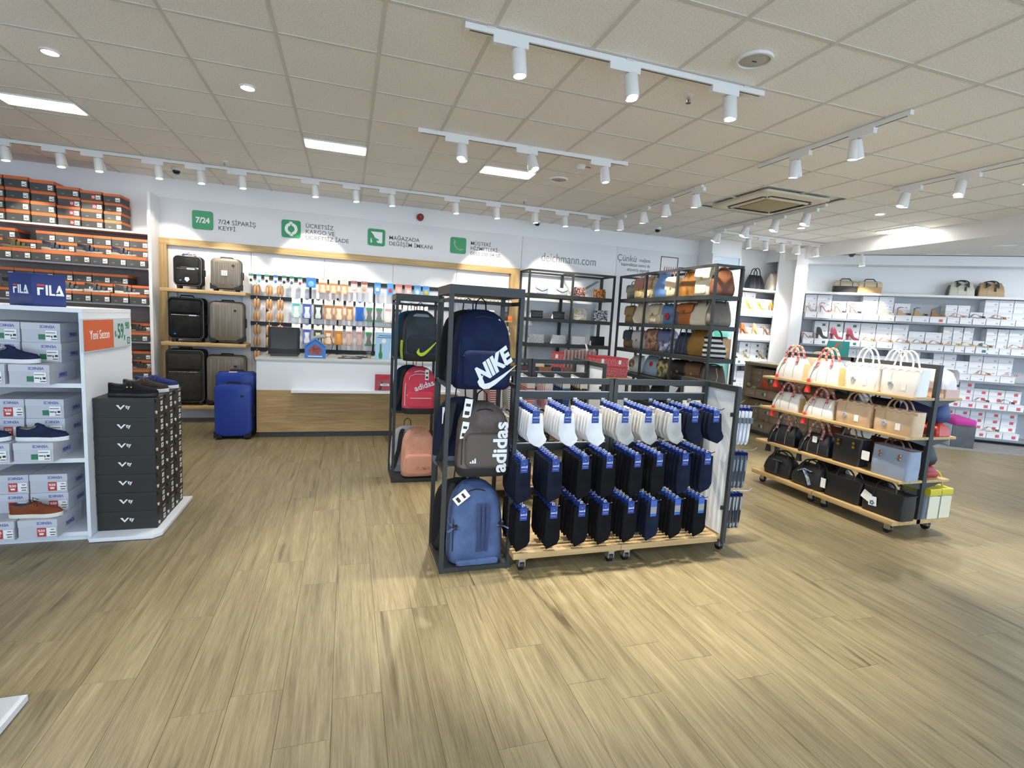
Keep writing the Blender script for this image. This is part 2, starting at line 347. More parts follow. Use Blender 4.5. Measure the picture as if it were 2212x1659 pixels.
# glazed poster on the pillar
t = thing('poster_frame', 'glazed teal poster in a white frame on the pillar behind the bag shelves', 'poster', (6.83, 4.23, 0))
b = MB(); 
for q in ((-.31, .3, -.27, 2.98), (.27, .3, .31, 2.98), (-.27, 2.94, .27, 2.98), (-.27, .3, .27, .34)): b.box(q[0], -.03, q[1], q[2], 0, q[3])
b.obj('frame', mat('#e6e9ec', .3), t); MB().box(-.27, -.012, 2.25, .27, 0, 2.94).obj('upper_print', mat('#d6e6f0', .5), t); MB().box(-.27, -.012, .34, .27, 0, 2.25).obj('print', mat('#c2dbe6', .5, kind='print', scale=2.2, c2='#57b79b', p0=.45, p1=.62), t)
MB().box(-.27, -.02, .34, .27, -.016, 2.94).obj('glazing', mat('#f4fbff', .05, kind='glass', alpha=.12), t)
# ---------------------------------------------------------------- ceiling fittings
SPW = mat('#e8e6e2', .4); GLOW = mat('#ffffff', .5, kind='emit', e=14); LEDM = mat('#fffdf6', .5, kind='emit', e=16)
def track(label, x0, y0, x1, y1):
    dx, dy = x1-x0, y1-y0; L = math.hypot(dx, dy); t = thing('lighting_track', label, 'track', (x0, y0, ZC), math.atan2(dy, dx))
    b = MB(); b.box(0, -.018, -.034, L, .018, -.001); b.obj('rail', SPW, t); MB().box(.03, -.005, -.0355, L-.03, .005, -.033).obj('slot', mat('#55524e', .6), t)
    for i in range(max(2, int(L/.6))): MB().cb(.15+i*(L-.3)/max(1, int(L/.6)-1), .0, -.004, .05, .046, .008).obj('clip', mat('#d8d6d2', .4), t)
    return t
def mk_spot():
    t = thing('track_spotlight', '', 'spotlight'); 
    b = MB(); b.box(-.105, -.019, -.075, .105, .019, -.033); b.obj('adapter', SPW, t)
    h = MB(); h.cyl((.05, 0, -.07), (.05, 0, -.088), .012, n=10); h.obj('swivel', SPW, t)
    return t
SPOT0 = mk_spot(); first = [True]
head_me = MB(); head_me.lathe([(.001, 0), (.04, 0), (.042, -.003), (.042, -.135), (.04, -.14), (.036, -.14), (.034, -.128), (.001, -.128)], 22)
hm = head_me.obj('tmp', SPW); HEAD = hm.data; bpy.data.objects.remove(hm)
gm = MB().cyl((0, 0, -.131), (0, 0, -.129), .0335, n=20).obj('tmp', GLOW); GLOWME = gm.data; bpy.data.objects.remove(gm)
def spot(x, y, rot, aim, label, e=62, ang=50, col=(1, .92, .77), blend=.55):
    if first[0]: t = SPOT0; first[0] = False; t.location = (x, y, ZC); t.rotation_euler = (0, 0, rot); t['label'] = label
    else: t = dup(SPOT0, (x, y, ZC), rot, label)
    t['group'] = 'white track spotlights'
    v = Vector(aim).normalized(); M = Matrix.Rotation(-rot, 3, 'Z'); vl = M @ v
    h = link('head', HEAD, t, (.05, 0, -.086)); h.rotation_euler = vl.to_track_quat('-Z', 'Y').to_euler(); link('lens', GLOWME, h)
    p = Vector((x+.05*math.cos(rot), y+.05*math.sin(rot), ZC-.086))+v*.145
    lamp('SPOT', 'spot_beam', p, e, col, v, .032, angle=ang, blend=blend)
track('white lighting track over the sock stand', 1.03, -.57, 3.09, -.57)
for k, (x, a) in enumerate(((1.30, (.1, -.05, -1)), (2.035, (.05, -.2, -1)), (2.78, (0, -.1, -1)))): spot(x, -.57, 0, a, 'white spotlight, %s along the track over the sock stand' % ORD[k], 180, 52)
track('white lighting track over the smaller backpack rack', 1.0, 1.2, 3.07, 1.2)
for k, (x, a) in enumerate(((1.345, (-.1, -.35, -1)), (2.01, (.2, -.4, -1)), (2.775, (.15, -.1, -1)))): spot(x, 1.2, 0, a, 'white spotlight, %s along the track over the smaller backpack rack' % ORD[k], 170, 50)
track('long white lighting track in front of the lettered wall', -4.2, 3.57, 4.2, 3.57)
T3 = [(-3.09, (-.1, .75, -1)), (-2.6, (0, .8, -1)), (-2.25, (.1, .8, -1)), (-1.67, (-.15, .8, -.9)), (-1.24, (.1, .62, -1)), (-.8, (-.2, .5, -1)), (.02, (-.05, .78, -.8)), (.51, (0, .55, -1)), (.96, (0, .4, -1)), (1.81, (0, .45, -1)), (2.39, (.15, .78, -.8)), (2.96, (0, .45, -1)), (3.42, (.2, .8, -.85)), (3.93, (0, .55, -1))]
for k, (x, a) in enumerate(T3): spot(x-.05, 3.57, 0, a, 'white spotlight, %s along the lettered wall track' % ORD[k], 30 if k < 4 else 52 if a[1] > .6 else 26, 54, blend=.32)
track('white lighting track in front of the tall bag shelves', 4.2, 1.5, 4.2, 3.54)
for k, (y, a) in enumerate(((3.3, (.25, .1, -1)), (2.68, (.42, 0, -1)), (2.16, (.42, 0, -1)), (1.57, (.42, .05, -1)))): spot(4.2, y, PI/2, a, 'white spotlight, %s along the tall bag shelf track' % ORD[k], 70, 52)
track('white lighting track with two spotlights over the aisle', 4.2, -.78, 4.2, .7)
for k, (y, a) in enumerate(((.17, (.35, .05, -1)), (-.41, (.32, -.05, -1)))): spot(4.2, y, PI/2, a, 'white spotlight, %s along the aisle track' % ORD[k], 130, 52)
track('white lighting track over the handbag stand', 5.97, -1.2, 5.97, .64)
for k, (y, a) in enumerate(((.46, (-.3, .1, -1)), (-.06, (-.35, -.1, -1)), (-.6, (-.1, -.3, -1)))): spot(5.97, y, PI/2, a, 'white spotlight, %s along the handbag stand track' % ORD[k], 120, 52)
track('white lighting track running towards the poster pillar', 5.97, 1.47, 5.97, 3.55)
for k, (y, a) in enumerate(((3.36, (-.5, .3, -1)), (2.75, (-.5, .1, -1)), (2.2, (-.4, 0, -1)), (1.69, (-.45, 0, -1)))): spot(5.97, y, PI/2, a, 'tilted white spotlight, %s along the poster pillar track' % ORD[k], 52, 50)
track('white lighting track in front of the heel shelves', 6.02, 3.58, 8.36, 3.58)
for k, x in enumerate((6.65, 7.0, 7.35, 7.68, 8.1)): spot(x, 3.58, 0, (.15, .75, -1), 'tilted white spotlight, %s along the heel shelf track' % ORD[k], 62, 52, (1, .97, .92))
track('white lighting track just behind the camera', -2.6, -2.35, -.2, -2.35)
for k, (x, a) in enumerate(((-2.0, (.45, .1, -1)), (-1.3, (.5, .35, -1)), (-.5, (.25, .6, -1)))): spot(x, -2.35, 0, a, 'white spotlight, %s along the track behind the camera' % ORD[k], 70, 50)
def led(x, y, label, rot=0, e=6, z=ZC, col=(1, .98, .96)):
    t = thing('ceiling_panel', label, 'ceiling light', (x, y, z), rot)
    b = MB(); b.box(-.296, -.14, -.008, .296, .14, .004); b.obj('frame', SPW, t); MB().prism(rrect(.57, .255, .02), -.0095, -.0078, 'z').obj('diffuser', LEDM, t)
    lamp('AREA', 'panel_light', (x, y, z-.03), e, col, size=.56 if not rot else .25, sy=.25 if not rot else .56)
led(-2.1, 2.11, 'rectangular LED ceiling panel above the orange shoe boxes'); led(.3, 2.11, 'rectangular LED ceiling panel in front of the arrow ring sign'); led(2.1, 2.12, 'rectangular LED ceiling panel behind the middle track'); led(8.1, 2.1, 'LED ceiling panel beside the gypsum ceiling edge', PI/2)
for k, (x, y) in enumerate(FILL_BACK): led(x, y, 'LED ceiling panel behind the camera, %s in its row' % ORD[k], 0, 24, ZC, (.74, .87, 1))
led(9.9, .2, 'LED panel on the gypsum ceiling past the frame edge, first', PI/2, 16, 3.1); led(10.9, -.4, 'LED panel on the gypsum ceiling past the frame edge, second', PI/2, 16, 3.1)  # unseen fill panels, added past the frame edge for their light
for x, y, l in ((-1.51, .91, 'round recessed downlight above the white shoe shelf'), (-.307, .94, 'round recessed downlight over the open floor'), (6.95, 1.55, 'round recessed downlight before the bright LED panel'), (6.91, 2.74, 'round recessed downlight near the tilted spotlights')):
    t = thing('downlight', l, 'ceiling light', (x, y, ZC)); MB().ring((0, 0), .062, .048, -.008, .003).obj('rim', SPW, t); MB().cyl((0, 0, -.006), (0, 0, -.002), .048, n=20).obj('lens', GLOW, t); lamp('SPOT', 'downlight_beam', (x, y, ZC-.03), 45, (1, .93, .8), size=.05, angle=95, blend=.8)
for x, y, l in ((2.73, -.886, 'round white ceiling speaker near the sock stand track'), (2.703, 2.093, 'round white ceiling speaker beside the red-marked detector')):
    t = thing('ceiling_speaker', l, 'speaker', (x, y, ZC)); MB().ring((0, 0), .105, .09, -.014, .003, 28).obj('rim', SPW, t); MB().lathe([(.001, -.012), (.06, -.011), (.09, -.004), (.09, 0), (.001, 0)], 28).obj('grille', mat('#b5b1aa', .7), t); MB().cb(.0, 0, -.013, .03, .008, .003).obj('badge', INK, t)
for x, y, l in ((2.684, -.317, 'sprinkler head beside the sock stand track'), (-.928, 3.286, 'sprinkler head above the till counter'), (2.684, 3.265, 'sprinkler head before the website lettering')):
    t = thing('sprinkler', l, 'sprinkler', (x, y, ZC)); MB().lathe([(.036, .002), (.036, -.004), (.022, -.012), (.001, -.012)], 16).obj('collar', SPW, t); b = MB(); b.cyl((0, 0, -.01), (0, 0, -.028), .007); b.tube([(-.014, 0, -.02), (-.012, 0, -.045), (0, 0, -.05), (.012, 0, -.045), (.014, 0, -.02)], .003, 6); b.cyl((0, 0, -.05), (0, 0, -.053), .018); b.obj('deflector', CHROME, t); MB().cyl((0, 0, -.026), (0, 0, -.048), .004).obj('bulb', mat('#b0202a', .2), t)
t = thing('smoke_detector', 'small white smoke detector with a red mark on the ceiling', 'detector', (2.704, 1.501, ZC)); MB().lathe([(.05, .002), (.05, -.014), (.038, -.03), (.036, -.044), (.001, -.047)], 20).obj('housing', SPW, t); MB().cb(.09, .02, -.004, .06, .02, .004).obj('mark', mat('#b22b23', .5), t)
for x, y, l in ((-1.578, 3.921, 'dark dome camera on the ceiling near the orange shoe boxes'), (3.339, 4.515, 'dome camera on the ceiling above the website lettering'), (5.183, 3.902, 'dome camera on the ceiling by the corner of the track')):
    t = thing('dome_camera', l, 'camera', (x, y, ZC)); MB().lathe([(.055, .002), (.055, -.03), (.046, -.038), (.001, -.038)], 20).obj('base_ring', SPW, t); MB().lathe([(.042, -.036), (.04, -.055), (.028, -.075), (.001, -.083)], 20).obj('dome', mat('#17181a', .15), t)
# ceiling cassette air conditioner
t = thing('air_conditioner', 'square cream ceiling cassette air conditioner with a beige grille', 'air conditioner', (5.39, 1.79, ZC))
CR = mat('#ddd3ba', .5); b = MB()
b.loft([[(s*x, s*y, z) for x, y in rrect(.95, .95, .04)] for s, z in ((1, .01), (1, -.018), (.92, -.03), (.9, -.03))], c0=False, c1=True); b.obj('panel', CR, t)
MB().prism(rrect(.5, .5, .03), -.045, -.03, 'z', e=.006).obj('intake_grille', mat('#b5a67e', .7, kind='stripe', scale=60, dir='X', c2='#a3946c'), t)
for k in range(4):
    b = MB(); b.M = Matrix.Rotation(k*PI/2, 4, 'Z'); b.prism(rrect(.62, .075, .035, 4, 0, .335), -.034, -.028, 'z'); b.obj('outlet', mat('#3b342b', .7), t)
    b = MB(); b.M = Matrix.Rotation(k*PI/2, 4, 'Z'); b.add([(-.29, .30, -.05), (.29, .30, -.05), (.29, .335, -.037), (-.29, .335, -.037), (-.29, .30, -.046), (.29, .30, -.046), (.29, .335, -.033), (-.29, .335, -.033)], [(0, 1, 2, 3), (7, 6, 5, 4), (0, 4, 5, 1), (1, 5, 6, 2), (2, 6, 7, 3), (3, 7, 4, 0)]); b.obj('flap', CR, t)
for x, y, l in ((9.85, 2.6, 'slot air vent pair on the gypsum ceiling, closest to the column'), (9.7, 1.55, 'slot air vent pair in the middle of the gypsum ceiling'), (11.0, 1.6, 'slot air vent pair on the gypsum ceiling, last towards the frame edge')):
    t = thing('ceiling_vent', l, 'vent', (x, y, 3.1), -.64)
    for s in (-1, 1): MB().prism(rrect(.28, .1, .01, 2, s*.17, 0), -.008, .0, 'z').obj('slot', SPW, t); MB().prism(rrect(.22, .05, .01, 2, s*.17, 0), -.009, -.007, 'z').obj('opening', mat('#f5f5f0', .4), t)
t = thing('dome_camera', 'dark dome camera on the gypsum ceiling near the column', 'camera', (8.75, 3.4, 3.1)); MB().lathe([(.06, .0), (.06, -.02), (.05, -.03), (.03, -.06), (.001, -.068)], 20).obj('dome', mat('#4a4844', .3), t)
t = thing('spotlight', 'lone white spotlight lit under the gypsum ceiling near the column', 'spotlight', (8.5, 3.0, 3.02)); h = MB(); h.cyl((0, 0, 0), (0, 0, -.05), .02); h.obj('bracket', SPW, t); h = MB(); h.cyl((0, 0, -.04), (.03, .0, -.19), .045, n=20); h.obj('head', SPW, t); lamp('SPOT', 'spot_beam', (8.55, 3.0, 2.8), 60, (1, .97, .92), (.6, .5, -.9), .03, angle=60); MB().cyl((.03, 0, -.19), (.0305, 0, -.1925), .04, n=18).obj('lens', GLOW, t)
# ================================================================ shoe and box builders
def foot(L, s=1.0, n=9):
    # outline of a sole, heel at x=0, toe at x=L
    P = [(0, .0), (.02, .6), (.08, .86), (.25, .92), (.42, .84), (.6, 1.0), (.72, 1.08), (.84, .96), (.93, .7), (.985, .34)]
    up = [(x*L, y*.036*L/.28*s) for x, y in P]; return up + [(L, 0)] + [(x, -y) for x, y in up[:0:-1]]
def spring(x, L): return max(0, (x/L-.72))**2*.25*L
def closed_shoe(label, up, sole, kind='slip', L=.28, lin_='#8b7f72', name='shoe', up2=None, group=None, lace='#3a2a20'):
    t = thing(name, label, 'shoe', group=group); U = mat(up, .7, kind='fabric', c2=up2 or up); S = mat(sole, .5)
    o = foot(L); b = MB(); b.loft([[(x, y*s, z+spring(x, L)) for x, y in o] for s, z in ((.96, 0), (1.03, .006), (1.04, .022), (.98, .026))]); b.obj('sole', S, t)
    # upper: arched rings from heel to toe
    prof = [(.005, .062), (.05, .066), (.14, .058), (.26, .052), (.36, .06), (.43, .078), (.5, .076), (.6, .062), (.72, .05), (.84, .042), (.93, .034), (.985, .018)]
    wf = lambda x: [(0, .0), (.02, .6), (.08, .86), (.25, .92), (.42, .84), (.6, 1.0), (.72, 1.08), (.84, .96), (.93, .7), (.985, .34), (1, 0)]
    def wd(u):
        q = wf(0)
        for (a, c), (d, e) in zip(q, q[1:]):
            if a <= u <= d: return (c+(e-c)*(u-a)/(d-a))*.036*L/.28
    rings = []
    for u, h in prof:
        w = max(wd(u), .006)*.98; z0 = .022+spring(u*L, L); H = h*L/.28; flat = .55 if u < .4 else 0
        rings.append([(u*L, w*c*(1-.25*max(0, s_)) if not flat else w*c*(1-.12*s_), z0+(H if not flat else H)*min(1, s_*(1.0 if not flat else 1.6))) for c, s_ in [(math.cos(a), math.sin(a)) for a in [PI*i/10 for i in range(11)]]])
    b = MB(); b.loft(rings); b.obj('upper', U, t, sharp=70)
    b = MB(); pts = []
    ring = lambda k, dz: [((.205+.185*math.cos(a)*k)*L, math.sin(a)*.021*L/.28*k, .022+(.0645-.010*math.sin((.205+.185*math.cos(a)-.02)/.4*PI)+dz)*L/.28+(.012*L/.28 if math.cos(a) > .8 else 0)) for a in [2*PI*i/18 for i in range(18)]]
    b.loft([ring(1.08, -.004), ring(1.04, .003), ring(.9, .0015)], c0=False); b.obj('opening', mat(lin_, .8), t)
    if kind == 'lace':
        b = MB()
        for i in range(4):
            x = (.43+.055*i)*L; z = .024+(.079-.008*i)*L/.28
            b.tube([(x, -.02, z-.014), (x+.008, 0, z), (x+.012, .02, z-.014)], .0022, 5)
        x = .44*L; z = .105*L/.28
        for s in (-1, 1): b.tube([(x, 0, z), (x-.012, s*.02, z+.012), (x+.014, s*.032, z-.004), (x+.01, s*.01, z-.002)], .002, 5); b.tube([(x, 0, z), (x+.03, s*.02, z-.018), (x+.034, s*.026, z-.034)], .002, 5)
        b.obj('laces', mat(lace, .8), t)
    elif kind == 'boat':
        b = MB(); b.tube([(.1*L, -.033, .058), (.3*L, -.037, .052), (.46*L, -.026, .072), (.52*L, 0, .092), (.46*L, .026, .072), (.3*L, .037, .052), (.1*L, .033, .058)], .0022, 6); b.tube([(.44*L, -.01, .1), (.5*L, -.03, .085)], .0022, 5); b.obj('laces', mat(lace, .6), t)
        b = MB(); 
        for x in (.42, .5): b.cyl((x*L, -.034, .07), (x*L, -.037, .07), .0045, n=10); 
        b.obj('eyelet', GOLD, t)
        b = MB(); b.tube([(.45*L, -.03, .06), (.62*L, -.034, .052), (.8*L, -.026, .05), (.9*L, 0, .052), (.8*L, .026, .05), (.62*L, .034, .052)], .003, 6); b.obj('welt', U, t)
    else:
        b = MB(); b.loft([[((.42+.1*k)*L, y*(1-.2*k), .026+(.078-.010*k+.004*math.cos(y*60))*L/.28) for y in (-.017, -.009, 0, .009, .017)]+[((.42+.1*k)*L, y*(1-.2*k), .02+(.076-.010*k)*L/.28) for y in (.017, 0, -.017)] for k in (-.35, 0, .5, 1)]); b.obj('tongue', U, t)
    return t
def sandal(label, strap, sole, L=.27, name='sandal', group=None, foots=None):
    t = thing(name, label, 'sandal', group=group); o = foot(L); b = MB()
    b.loft([[(x, y*s, z+spring(x, L)+(.012 if x < .3*L else 0)*zz) for x, y in o] for s, z, zz in ((.94, 0, 0), (1.02, .005, .2), (1.02, .02, 1), (.95, .024, 1))]); b.obj('sole', mat(sole, .7), t)
    S = mat(strap, .6); b = MB(); W = .034
    def band(x0, x1, h, w): b.strip([[(x0+(x1-x0)*.5*(1+math.cos(a)) + dx, W*math.cos(a)*w, .02+h*math.sin(a)**.7) for a in [PI*i/10 for i in range(11)]] for dx in (-.016, 0, .016)])
    band(.62*L, .58*L, .062, 1.05); band(.8*L, .74*L, .045, .98); band(.44*L, .46*L, .085, .9); b.obj('strap', S, t)
    b = MB(); b.strip([[(.19*L-.19*L*math.cos(a) if False else .02*L+.34*L*abs(a)/1.57, W*.92*math.sin(a), .05+.045*(1-.2*abs(a))+dz) for a in [(-1.57+3.14*i/12) for i in range(13)]] for dz in (-.018, .018)]); b.strip([[(.3*L+.1*L*u, W*.95*s, .05+.02*u+dz) for u in (0, .5, 1)] for dz in (-.01, .01) for s in (-1,)]); b.obj('heel_strap', S, t)
    return t
def heel(label, up, heelc, kind='strap', H=.09, L=.2, sole=None, name='heeled_sandal', group=None):
    # high heel, heel at x=0, toe at +x
    t = thing(name, label, 'shoe', group=group); U = mat(up, .45); HL = mat(heelc, .5)
    def zc(u): 
        k = min(1, max(0, (u-.12)/.53)); return H*(1-(3*k*k-2*k**3))
    wd = lambda u: .026*(.75+.3*math.sin(PI*min(1, max(0, (u-.1)/.95))**1.3)) if u < .97 else .008
    us = [0, .06, .15, .25, .35, .45, .55, .65, .75, .85, .93, .98, 1.0]
    b = MB(); b.loft([[(u*L, -wd(u), zc(u)), (u*L, wd(u), zc(u)), (u*L, wd(u), zc(u)+.009), (u*L, -wd(u), zc(u)+.009)] for u in us]); b.obj('sole', mat(sole or heelc, .5), t)
    if kind == 'wedge' or H < .02:
        b = MB(); q = [(u*L, zc(u)) for u in us if zc(u) > .004]+[(.64*L, .0), (0, 0)]
        if H > .02: b.prism(q, -.024, .024, 'y'); b.obj('wedge', HL, t)
    else:
        r = .017 if kind in ('block', 'bootie') else .008; b = MB()
        b.loft([[(.02+r*1.2*c, r*1.3*s, z) for c, s in [(math.cos(a*PI/6)*k, math.sin(a*PI/6)*k) for a in range(12)]] for z, k in ((0, .8), (H*.5, .85), (H-.004, 1.5))]); b.obj('heel', HL, t)
    b = MB()
    def arch(u, h, w, tilt=0): b.strip([[(u*L+dx+tilt*math.sin(a)*.02, wd(u)*1.05*math.cos(a), zc(u)+.006+h*math.sin(a)**.8) for a in [PI*i/8 for i in range(9)]] for dx in (-w/2, w/2)])
    if kind == 'bootie':
        b.loft([[(u*L, wd(u)*1.02*math.cos(a), zc(u)+.004+h*math.sin(a)**.7) for a in [PI*i/8 for i in range(9)]] for u, h in ((.0, .1), (.1, .115), (.25, .12), (.4, .12), (.5, .09), (.6, .055), (.75, .042), (.88, .034), (.98, .016))])
    elif kind == 'pump':
        b.loft([[(u*L, wd(u)*1.02*math.cos(a), zc(u)+.004+h*math.sin(a)**.7) for a in [PI*i/8 for i in range(9)]] for u, h in ((.6, .022), (.7, .04), (.82, .036), (.92, .026), (.99, .012))]); b.loft([[(u*L, wd(u)*1.02*math.cos(a), zc(u)+.004+h*math.sin(a)**.7) for a in [PI*i/8 for i in range(9)]] for u, h in ((0, .05), (.1, .055), (.2, .045), (.32, .02))])
    elif kind == 'cage':
        for u, h in ((.9, .03), (.78, .036), (.66, .04), (.52, .05), (.4, .07), (.28, .08)): arch(u, h, .012)
    else:
        arch(.86, .032, .03); arch(.72, .035, .01)
        if H > .02: b.tube([(.1*L, 0, zc(.1)+.03), (.1*L, .02, zc(.1)+.06), (.3*L, .026, zc(.2)+.06), (.42*L, 0, zc(.3)+.075), (.3*L, -.026, zc(.2)+.06), (.1*L, -.02, zc(.1)+.06)], .003, 6, closed=True); b.strip([[(0, .022*s, z) for s in (-1, 0, 1)] for z in (zc(0)+.005, zc(0)+.05)])
        else: b.tube([(.1*L, .02, .02), (.2*L, .022, .055), (.32*L, 0, .07), (.2*L, -.022, .055), (.1*L, -.02, .02)], .004, 6); b.tube([(.84*L, 0, .02), (.6*L, .0, .05), (.34*L, 0, .068)], .003, 6)
    b.obj('upper', U, t, sharp=70); return t
def place(root, x, y, z, rot=0, label=None, first={}, scale=None):
    k = root.name
    if k not in first: first[k] = 1; root.location = (x, y, z); root.rotation_euler = (0, 0, rot); root['label'] = label or root['label']; root.scale = (scale or 1,)*3; return root
    return dup(root, (x, y, z), rot, label, scale=scale or 1)
def shoe_box(label, w, d, h, body, lid, lh=.035, group=None, name='shoe_box', seam=True):
    # front faces -y, origin at the middle of the front bottom edge
    b = MB(); b.box(-w/2+.002, .002, 0, w/2-.002, d-.002, h-.004); o = tag(b.obj(name, body), label, 'shoe box', group)
    MB().prism([(-w/2, 0), (w/2, 0), (w/2, d), (-w/2, d)], h-lh, h, 'z').obj('lid', lid, o); return o
def sticker(parent, x, z, w, h, m, y=-.0015, marks=None):
    MB().box(x-w/2, y-.0008, z-h/2, x+w/2, y, z+h/2).obj('label', m, parent)
    if marks:
        b = MB()
        for (mx, mz, mw, mh) in marks: b.box(x-w/2+mx*w, y-.0012, z-h/2+mz*h, x-w/2+(mx+mw)*w, y-.0006, z-h/2+(mz+mh)*h)
        k = b.obj('print', INK, parent); k['kind'] = 'stuff'
# ================================================================ wall shelving with the orange lidded boxes
ws_ = thing('shoe_shelving', 'white wall shelving holding the grey shoe boxes with orange lids', 'shelving', (-2.0, 4.25, 0))
MB().box(-.0, 0, 0, .035, .37, 2.975).obj('side_panel', WHITE, ws_)
MB().box(-3.2, .355, 0, 0, .368, 2.46).obj('back_panel', mat('#8d807b', .6), ws_)  # brownish pink tone has the warm bounce of the orange lids painted in
for z in (2.465, 2.02, 1.553, 1.079, .6, .12): MB().box(-3.2, -.01, z-.022, 0, .355, z).obj('shelf', mat('#dcd8d6', .4), ws_)
GB = mat('#4b4a48', .6); OR = mat('#d5703a', .55); RED = mat('#c5403a', .5); TEALS = mat('#2b7f5b', .5)
def obox(w, h, red=False):
    o = shoe_box('', w, .3, h, GB, OR, .03 if h < .125 else .036, 'grey boxes with orange lids', 'sneaker_box'); o['label'] = 'grey shoe box with an orange lid'
    sticker(o, w*.34, h*.36, .048, h*.44, PAPER, marks=((.1, .3, .5, .16), (.62, .5, .3, .12), (.55, .15, .4, .1)))
    if red: sticker(o, w*.34-.05, h*.36, .042, h*.44, RED, marks=None); b = MB(); b.ring((0, 0), .014, .007, 0, .0008, 14); b.obj('mark', PAPER, o, (w*.34-.05, -.0025, h*.36), (PI/2, 0, 0))
    else: MB().prism(rrect(.03, .012, .006), -.0005, -.0012, 'y').obj('mark', mat('#7d7a76', .6), o, (-w*.22, .002, h*.25))
    return o
cache = {}
def ob(x0, x1, y, z, h, label, red=False):
    w = round(x1-x0, 2); k = (w, h, red)
    if k not in cache: cache[k] = obox(w, h, red); o = cache[k]; o.location = ((x0+x1)/2, y, z); o['label'] = label
    else: o = dup(cache[k], ((x0+x1)/2, y, z), 0, label)
    return o
LV = ['bottom', 'second', 'third', 'top']
cols = [(-3.69, -3.45, .13), (-3.445, -3.205, .13), (-3.196, -2.955, .126), (-2.936, -2.706, .115), (-2.697, -2.477, .11), (-2.459, -2.279, .108)]
cn = ['stack at the frame edge', 'tall outermost stack', 'tall second stack', 'stack third from the end', 'stack second from the end', 'end stack']
for c, (a, b_, h) in enumerate(cols):
    for k in range(4):
        ob(a+(.0 if k % 2 else .005), b_-(.005 if k % 2 else 0)+.0, 4.25+(k % 3)*.006, 2.465+k*h, h, 'orange-lidded box on the top wall shelf, %s of the %s' % (LV[k], cn[c]) if c else 'orange-lidded box cut by the frame edge, top wall shelf, %s one' % LV[k], (c, k) in ((3, 0), (3, 1), (3, 2), (4, 2), (4, 3)))
def row(edges, y, z, h, lab):
    n = len(edges)-1
    for i in range(n): ob(edges[i]+.002, edges[i+1]-.002, y, z, h, 'orange-lidded box, %s from the white partition %s' % (ORD[n-1-i], lab))
step = lambda a, n, s=.195: [round(a-s*(n-i), 3) for i in range(n+1)]
E1 = [-3.56, -3.371, -3.183, -2.984, -2.785, -2.595, -2.406, -2.214, -2.004]
E2 = [-3.36, -3.171, -2.977, -2.785, -2.594, -2.399, -2.205, -2.005]
row(E1, 4.17, 2.02, .125, 'in the pulled-out row of the second shelf'); row(E2, 4.27, 2.145, .115, 'in the middle row of the second shelf'); row(E2[1:], 4.27, 2.26, .117, 'in the top row of the second shelf')
ob(-3.56, -3.362, 4.27, 2.145, .115, 'orange-lidded box behind the olive sandal on the second shelf'); ob(-3.56, -3.37, 4.27, 2.26, .12, 'lone orange-lidded box above the olive sandal on the second shelf')
E3 = step(-2.0, 8, .198)
row(E3, 4.17, 1.553, .122, 'in the pulled-out row of the third shelf'); row(E3[1:], 4.27, 1.675, .118, 'in the middle row of the third shelf'); row([-3.6, -3.404, -3.208, -3.012, -2.814, -2.618, -2.424, -2.234], 4.27, 1.793, .122, 'in the top row of the third shelf')
for z, nm in ((1.079, 'fourth'), (.6, 'fifth')):
    row([-2.6, -2.4, -2.205, -2.004], 4.17, z, .118, 'in the pulled-out row of the %s shelf' % nm); row([-2.6, -2.4, -2.205, -2.004], 4.27, z+.118, .115, 'in the upper row of the %s shelf' % nm)
    if z < 1: row([-2.6, -2.4, -2.205, -2.004], 4.27, z+.233, .115, 'in the topmost row of the %s shelf' % nm)
s1 = sandal('dark navy sports sandal on the second wall shelf, beside the white partition', '#2c3444', '#a39786'); s1.scale = s1.scale*1; s1.location = (-2.385, 4.21, 2.146)
for x, l in ((-2.74, 'dark navy sports sandal on the second wall shelf, between two others'), (-3.09, 'dark navy sports sandal on the second wall shelf, next to the olive sandal')): dup(s1, (x, 4.21, 2.146), 0, l)
s2 = sandal('olive sports sandal on the second wall shelf', '#5b5333', '#7d6d50'); s2.location = (-3.47, 4.21, 2.146)
s3 = sandal('black and white sports sandal on the third wall shelf, beside the white partition', '#53565a', '#d9d6ce'); s3.location = (-2.36, 4.21, 1.676)
dup(s3, (-2.68, 4.21, 1.676), -.03, 'black and white sports sandal on the third wall shelf, middle one'); dup(s3, (-2.96, 4.21, 1.676), 0, 'black and white sports sandal half behind the blue display cube')
s4 = sandal('dark brown sandal on the fourth wall shelf behind the price sign', '#3b3029', '#8d7a62', .22); s4.location = (-2.22, 4.21, 1.198); dup(s4, (-2.22, 4.21, .719), 0, 'dark brown sandal on the fifth wall shelf above the black boxes')
s5 = sandal('dark sandal on the third wall shelf at the frame edge', '#302b29', '#57503f'); s5.location = (-3.5, 4.21, 1.676)
